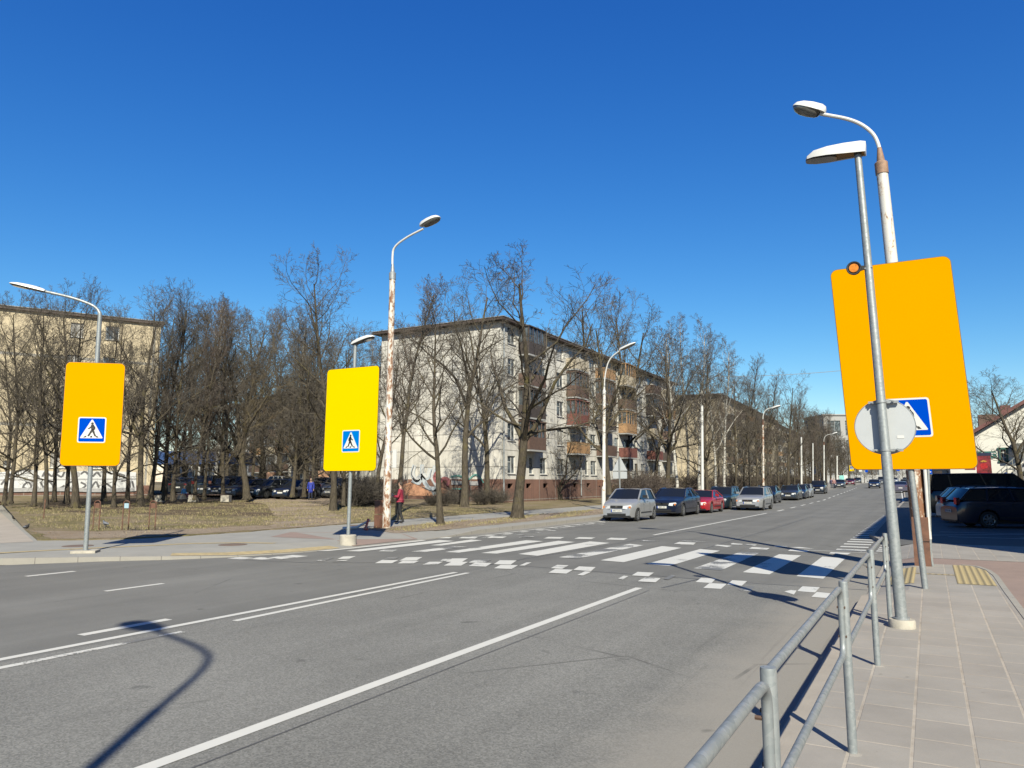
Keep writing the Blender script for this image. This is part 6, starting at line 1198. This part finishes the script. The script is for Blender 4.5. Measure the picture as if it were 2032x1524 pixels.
# car park behind the lawn
gc = 'cars in the car park'
for kd, pt_, px, d, hd_, lab in (('suv', 'p_teal', 415, 62, 2.2, 'dark teal car showing between the lawn trunks'), ('hatch', 'p_black', 441, 61, -1.0, 'black hatchback beside the teal car between trunks'), ('suv', 'p_navy', 467, 63, -1.2, 'dark blue tall estate behind the big leaning tree'), ('saloon', 'p_navy', 497, 60, -1.45, 'navy saloon partly behind the big leaning tree trunk'), ('estate', 'p_grey', 536, 60.5, -1.4, 'grey-blue estate facing the lawn in the middle of the car park'), ('estate', 'p_navy', 590, 60, -1.38, 'dark navy estate behind the blue-coated walker'), ('suv', 'p_white', 553, 70, 2.9, 'white off-roader in the second row of the car park'), ('suv', 'p_silver', 645, 66, -1.3, 'silver off-roader left of the trunk behind the lemon board'), ('suv', 'p_dsil', 672, 64, -1.25, 'second silver off-roader right beside the first one'), ('saloon', 'p_black', 712, 62, -.9, 'black car behind the lemon board pole'), ('saloon', 'p_grey', 380, 66, 2.0, 'grey car farthest left among the lawn trunks')):
    q = XD(px, d, 0); q.z = lz(q.x)+.012; car(kd, M[pt_], q, hd_, lab, group=gc)
# right parking
car('estate', M['p_navy'], Vector((2.75, 34.2, .125)), R(20), 'dark navy estate parked in the shade at the right edge', plate='EZU 283'); car('estate', M['p_white'], Vector((2.6, 37.6, .125)), R(20), 'white estate behind the dark navy one, only its rear showing'); car('van', M['p_black'], Vector((2.6, 43.5, .125)), R(8), 'long black van behind the parked estates')
# ------------------------------------------------------------------ people
M['skin'] = simple('skin', (.50, .31, .23), .5, var=.08); M['hair'] = simple('brown_hair', (.06, .04, .03), .7); M['hairg'] = simple('grey_hair', (.42, .36, .3), .7)
def skin(name, chain, mat, parent, root=0, sub=2):
    """chain = (verts[(x,y,z,r)], edges)"""
    vs, es = chain; me = bpy.data.meshes.new(name); me.from_pydata([v[:3] for v in vs], es, []); ob = bpy.data.objects.new(name, me); COL.objects.link(ob)
    ob.modifiers.new('s', 'SKIN'); ob.modifiers.new('u', 'SUBSURF').levels = sub
    for i, v in enumerate(vs): r = v[3]; me.skin_vertices[0].data[i].radius = r if hasattr(r, '__len__') else (r, r); me.skin_vertices[0].data[i].use_root = (i == root)
    dg = bpy.context.evaluated_depsgraph_get(); nm = bpy.data.meshes.new_from_object(ob.evaluated_get(dg)); bpy.data.objects.remove(ob)
    nm.polygons.foreach_set('use_smooth', [True]*len(nm.polygons)); nm.materials.clear(); nm.materials.append(mat); o = bpy.data.objects.new(name, nm); COL.objects.link(o); o.parent = parent; return o
def person(loc, rz, s, label, coat, legs, hair, coat_len=.0, arms='down', sit=False, stride=.12, cap=False):
    rt = thing('person', loc, rz, label, 'person'); rt.scale = (s, s, s)     # faces +x, height 1.7
    if sit: hip = .48; kn = [(.42, -.11, .50), (.40, .11, .50)]; an = [(.40, -.11, .09), (.46, .11, .09)]
    else: hip = .90; kn = [(stride*.6+.03, -.09, .48), (-stride*.3+.04, .09, .48)]; an = [(stride, -.09, .09), (-stride*1.2, .09, .10)]
    dz = hip-.90; sh_z = 1.40+dz; P = [(0, 0, hip, (.115, .14)), (0.0, 0, hip+.22, (.10, .13)), (.0, 0, hip+.42, (.11, .15)), (.0, 0, hip+.55, (.055, .06)), (.01, 0, hip+.61, (.05, .055)), (.03, 0, hip+.69, (.078, .07)), (.03, 0, hip+.76, (.072, .066)), (.025, 0, hip+.80, (.03, .03))]
    E_ = [(0, 1), (1, 2), (2, 3), (3, 4), (4, 5), (5, 6), (6, 7)]
    J = {}
    for k, sd_ in enumerate((-1, 1)):
        i = len(P); P += [(0, sd_*.09, hip-.06, .085), (*kn[k], .055), (*an[k], .038), (an[k][0]+.05, an[k][1], an[k][2]-.05, .04), (an[k][0]+.15, an[k][1], an[k][2]-.055, .03)]; E_ += [(0, i), (i, i+1), (i+1, i+2), (i+2, i+3), (i+3, i+4)]
        j = len(P); sx = (0, sd_*.18, sh_z-.05)
        if arms == 'phone': el = (.06, sd_*.24, sh_z-.33); hn = (.28, sd_*.12, sh_z-.28)
        else: el = (-.03+.06*sd_, sd_*.25, sh_z-.32); hn = (.05+.10*sd_, sd_*.26, sh_z-.57)
        hv = (Vector(hn)-Vector(el)).normalized(); pm = Vector(hn)+hv*.07
        P += [(*sx, .055), (*el, .04), (*hn, .027), (*pm, (.034, .018))]; E_ += [(2, j), (j, j+1), (j+1, j+2), (j+2, j+3)]; J[sd_] = (sx, el, hn)
        side = hv.cross(Vector((0, sd_, 0.2))).normalized(); curl = Vector((0, -sd_, 0))
        for f, (o_, ln) in enumerate(((-.03, .06), (-.01, .072), (.01, .07), (.03, .055))):
            a = len(P); r0 = pm+side*o_; r1 = r0+hv*ln*.6; r2 = r1+(hv*.7+curl*.7).normalized()*ln*.5; P += [(*r1, .009), (*r2, .008)]; E_ += [(j+3, a), (a, a+1)]
        a = len(P); r1 = Vector(hn)+hv*.03+side*.045; r2 = r1+(hv+side*.4).normalized()*.04; P += [(*r1, .011), (*r2, .009)]; E_ += [(j+2, a), (a, a+1)]
    # face: nose
    a = len(P); P += [(.105, 0, hip+.685, .012)]; E_ += [(5, a)]
    body = skin('body', (P, E_), M['skin'], rt)
    hz2 = hip+.72
    hr = [(-.02, 0, hz2-.08, .07), (-.01, 0, hz2, .084), (.01, 0, hz2+.055, .078), (.03, 0, hz2+.085, .05)]; skin('hair' if not cap else 'cap', (hr, [(0, 1), (1, 2), (2, 3)]), hair, rt)
    C = [(0, 0, hip-.12, (.14, .17)), (0, 0, hip-.03, (.145, .17)), (0, 0, hip+.2, (.13, .155)), (0, 0, hip+.42, (.135, .165)), (0, 0, hip+.53, (.075, .085))]; CE = [(0, 1), (1, 2), (2, 3), (3, 4)]
    if coat_len and not sit: C += [(0, 0, hip-coat_len*.5, (.165, .20)), (0, 0, hip-coat_len, (.17, .21))]; CE += [(0, 5), (5, 6)]
    for sd_ in (-1, 1): sx, el, hn = J[sd_]; i = len(C); C += [(*sx, .075), (*el, .06), (*hn, .045)]; CE += [(3, i), (i, i+1), (i+1, i+2)]
    skin('coat', (C, CE), coat, rt)
    T = [(0, 0, hip+.06, (.125, .145))]; TE = []
    for k, sd_ in enumerate((-1, 1)): i = len(T); T += [(0, sd_*.09, hip-.08, .098), (*kn[k], .068), (*an[k], .05)]; TE += [(0, i), (i, i+1), (i+1, i+2)]
    skin('trousers', (T, TE), legs, rt)
    for k in (0, 1): q = an[k]; skin('boot', ([(q[0], q[1], q[2]+.08, .052), (q[0], q[1], q[2]-.02, .05), (q[0]+.1, q[1], q[2]-.045, .045), (q[0]+.17, q[1], q[2]-.055, .032)], [(0, 1), (1, 2), (2, 3)]), M['plastic'], rt)
    return rt
cl = lambda n, c: simple(n, c, .75, var=.15, scale=8)
q = G(794, 1038, .125); rt = person(q, R(205), 1.0, 'person in a crimson jacket and black trousers beside the rust-streaked lamp post', cl('crimson_jacket', (.34, .015, .05)), cl('black_trousers', (.012, .012, .014)), M['hair'], .02, 'phone')
MB().box((.33, 0, 1.16), (.012, .075, .15), ry=.3).build('phone', M['frame'], rt)
q = XD(617, 57.5, 0); q.z = lz(q.x)+.01; person(q, R(-60), .98, 'person in a long royal blue coat walking past the car park', cl('blue_coat', (.015, .04, .42)), cl('dark_blue_trousers', (.02, .03, .07)), M['hairg'], .38)
q = XD(366, 55, 0); q.z = lz(q.x)+.01; person(q, R(20), .78, 'small seated person in a bright blue jacket and plum trousers between trunks', cl('bright_blue_jacket', (.02, .2, .55)), cl('plum_trousers', (.22, .03, .12)), cl('olive_cap', (.12, .12, .06)), sit=True, cap=True)
bs_ = MB().box((0, 0, .2), (.5, .6, .4)); o = bs_.build('stone_block', M['concrete'], None); o.location = (q.x-.05, q.y, q.z); tag(o, 'small concrete block under the seated person in blue', 'block')
for px, d, cc, lab in ((1655, 118, (.4, .2, .2), 'tiny distant person in a reddish jacket on the left pavement'), (1650, 122, (.06, .05, .12), 'tiny distant person in dark clothes on the left pavement'), (1626, 100, (.6, .6, .6), 'distant person in white beyond the parked off-roader')):
    q = XD(px, d, 0); q.z = rise(q.y)+.13; person(q, R(-80), 1.0, lab, cl('jacket', cc), cl('jeans', (.04, .05, .09)), M['hair'])
# distant posters
for px, d, c_, lab in ((1671, 150, (.25, .65, .62), 'pale turquoise poster stand far down the left pavement'), (1678, 158, (.7, .75, .75), 'white poster stand far down the left pavement')):
    q = XD(px, d, 0); q.z = rise(q.y)+.1; rt = thing('poster_stand', q, R(10), lab, 'poster stand'); MB().box((0, 0, 1.1), (.85, .12, 1.8)).build('panel', simple('poster', c_, .5, var=.25, scale=2), rt); MB().box((0, 0, .1), (.9, .3, .2)).build('foot', M['w_grey'], rt)
for px, d, lab in ((1721, 200, 'tiny blue-and-white sign on a post at the end of the street'), (1709, 190, 'tiny white plate on a thin post at the end of the street'), (1784, 160, 'tiny blue round sign at the end of the street, left of the lamp')):
    q = XD(px, d, 0); q.z = rise(q.y)+.1; rt = thing('sign_post', q, 0, lab, 'road sign'); MB().tube([(0, 0, 0), (0, 0, 3.4)], .06, 6).build('pole', M['galv2'], rt); MB().prism(roundrect(.7, .7, .2, 0, 3.2), (0, -.08, 0), (1, 0, 0), (0, 0, 1), (0, -1, 0), .03).build('plate', M['sign_blue'] if px != 1709 else M['sign_white'], rt)

# ------------------------------------------------------------------ true surface brightness for this exposure
for m_ in bpy.data.materials:
    nt = m_.node_tree
    if not nt: continue
    p = next((n for n in nt.nodes if n.type == 'BSDF_PRINCIPLED'), None)
    if not p: continue
    s = p.inputs['Base Color']
    if s.is_linked:
        src = s.links[0].from_socket; c = mixc(nt, 1.0, src, (.51, .51, .51), 'MULTIPLY'); nt.links.new(c, s)
    else: v = s.default_value; s.default_value = (v[0]*.51, v[1]*.51, v[2]*.51, 1)
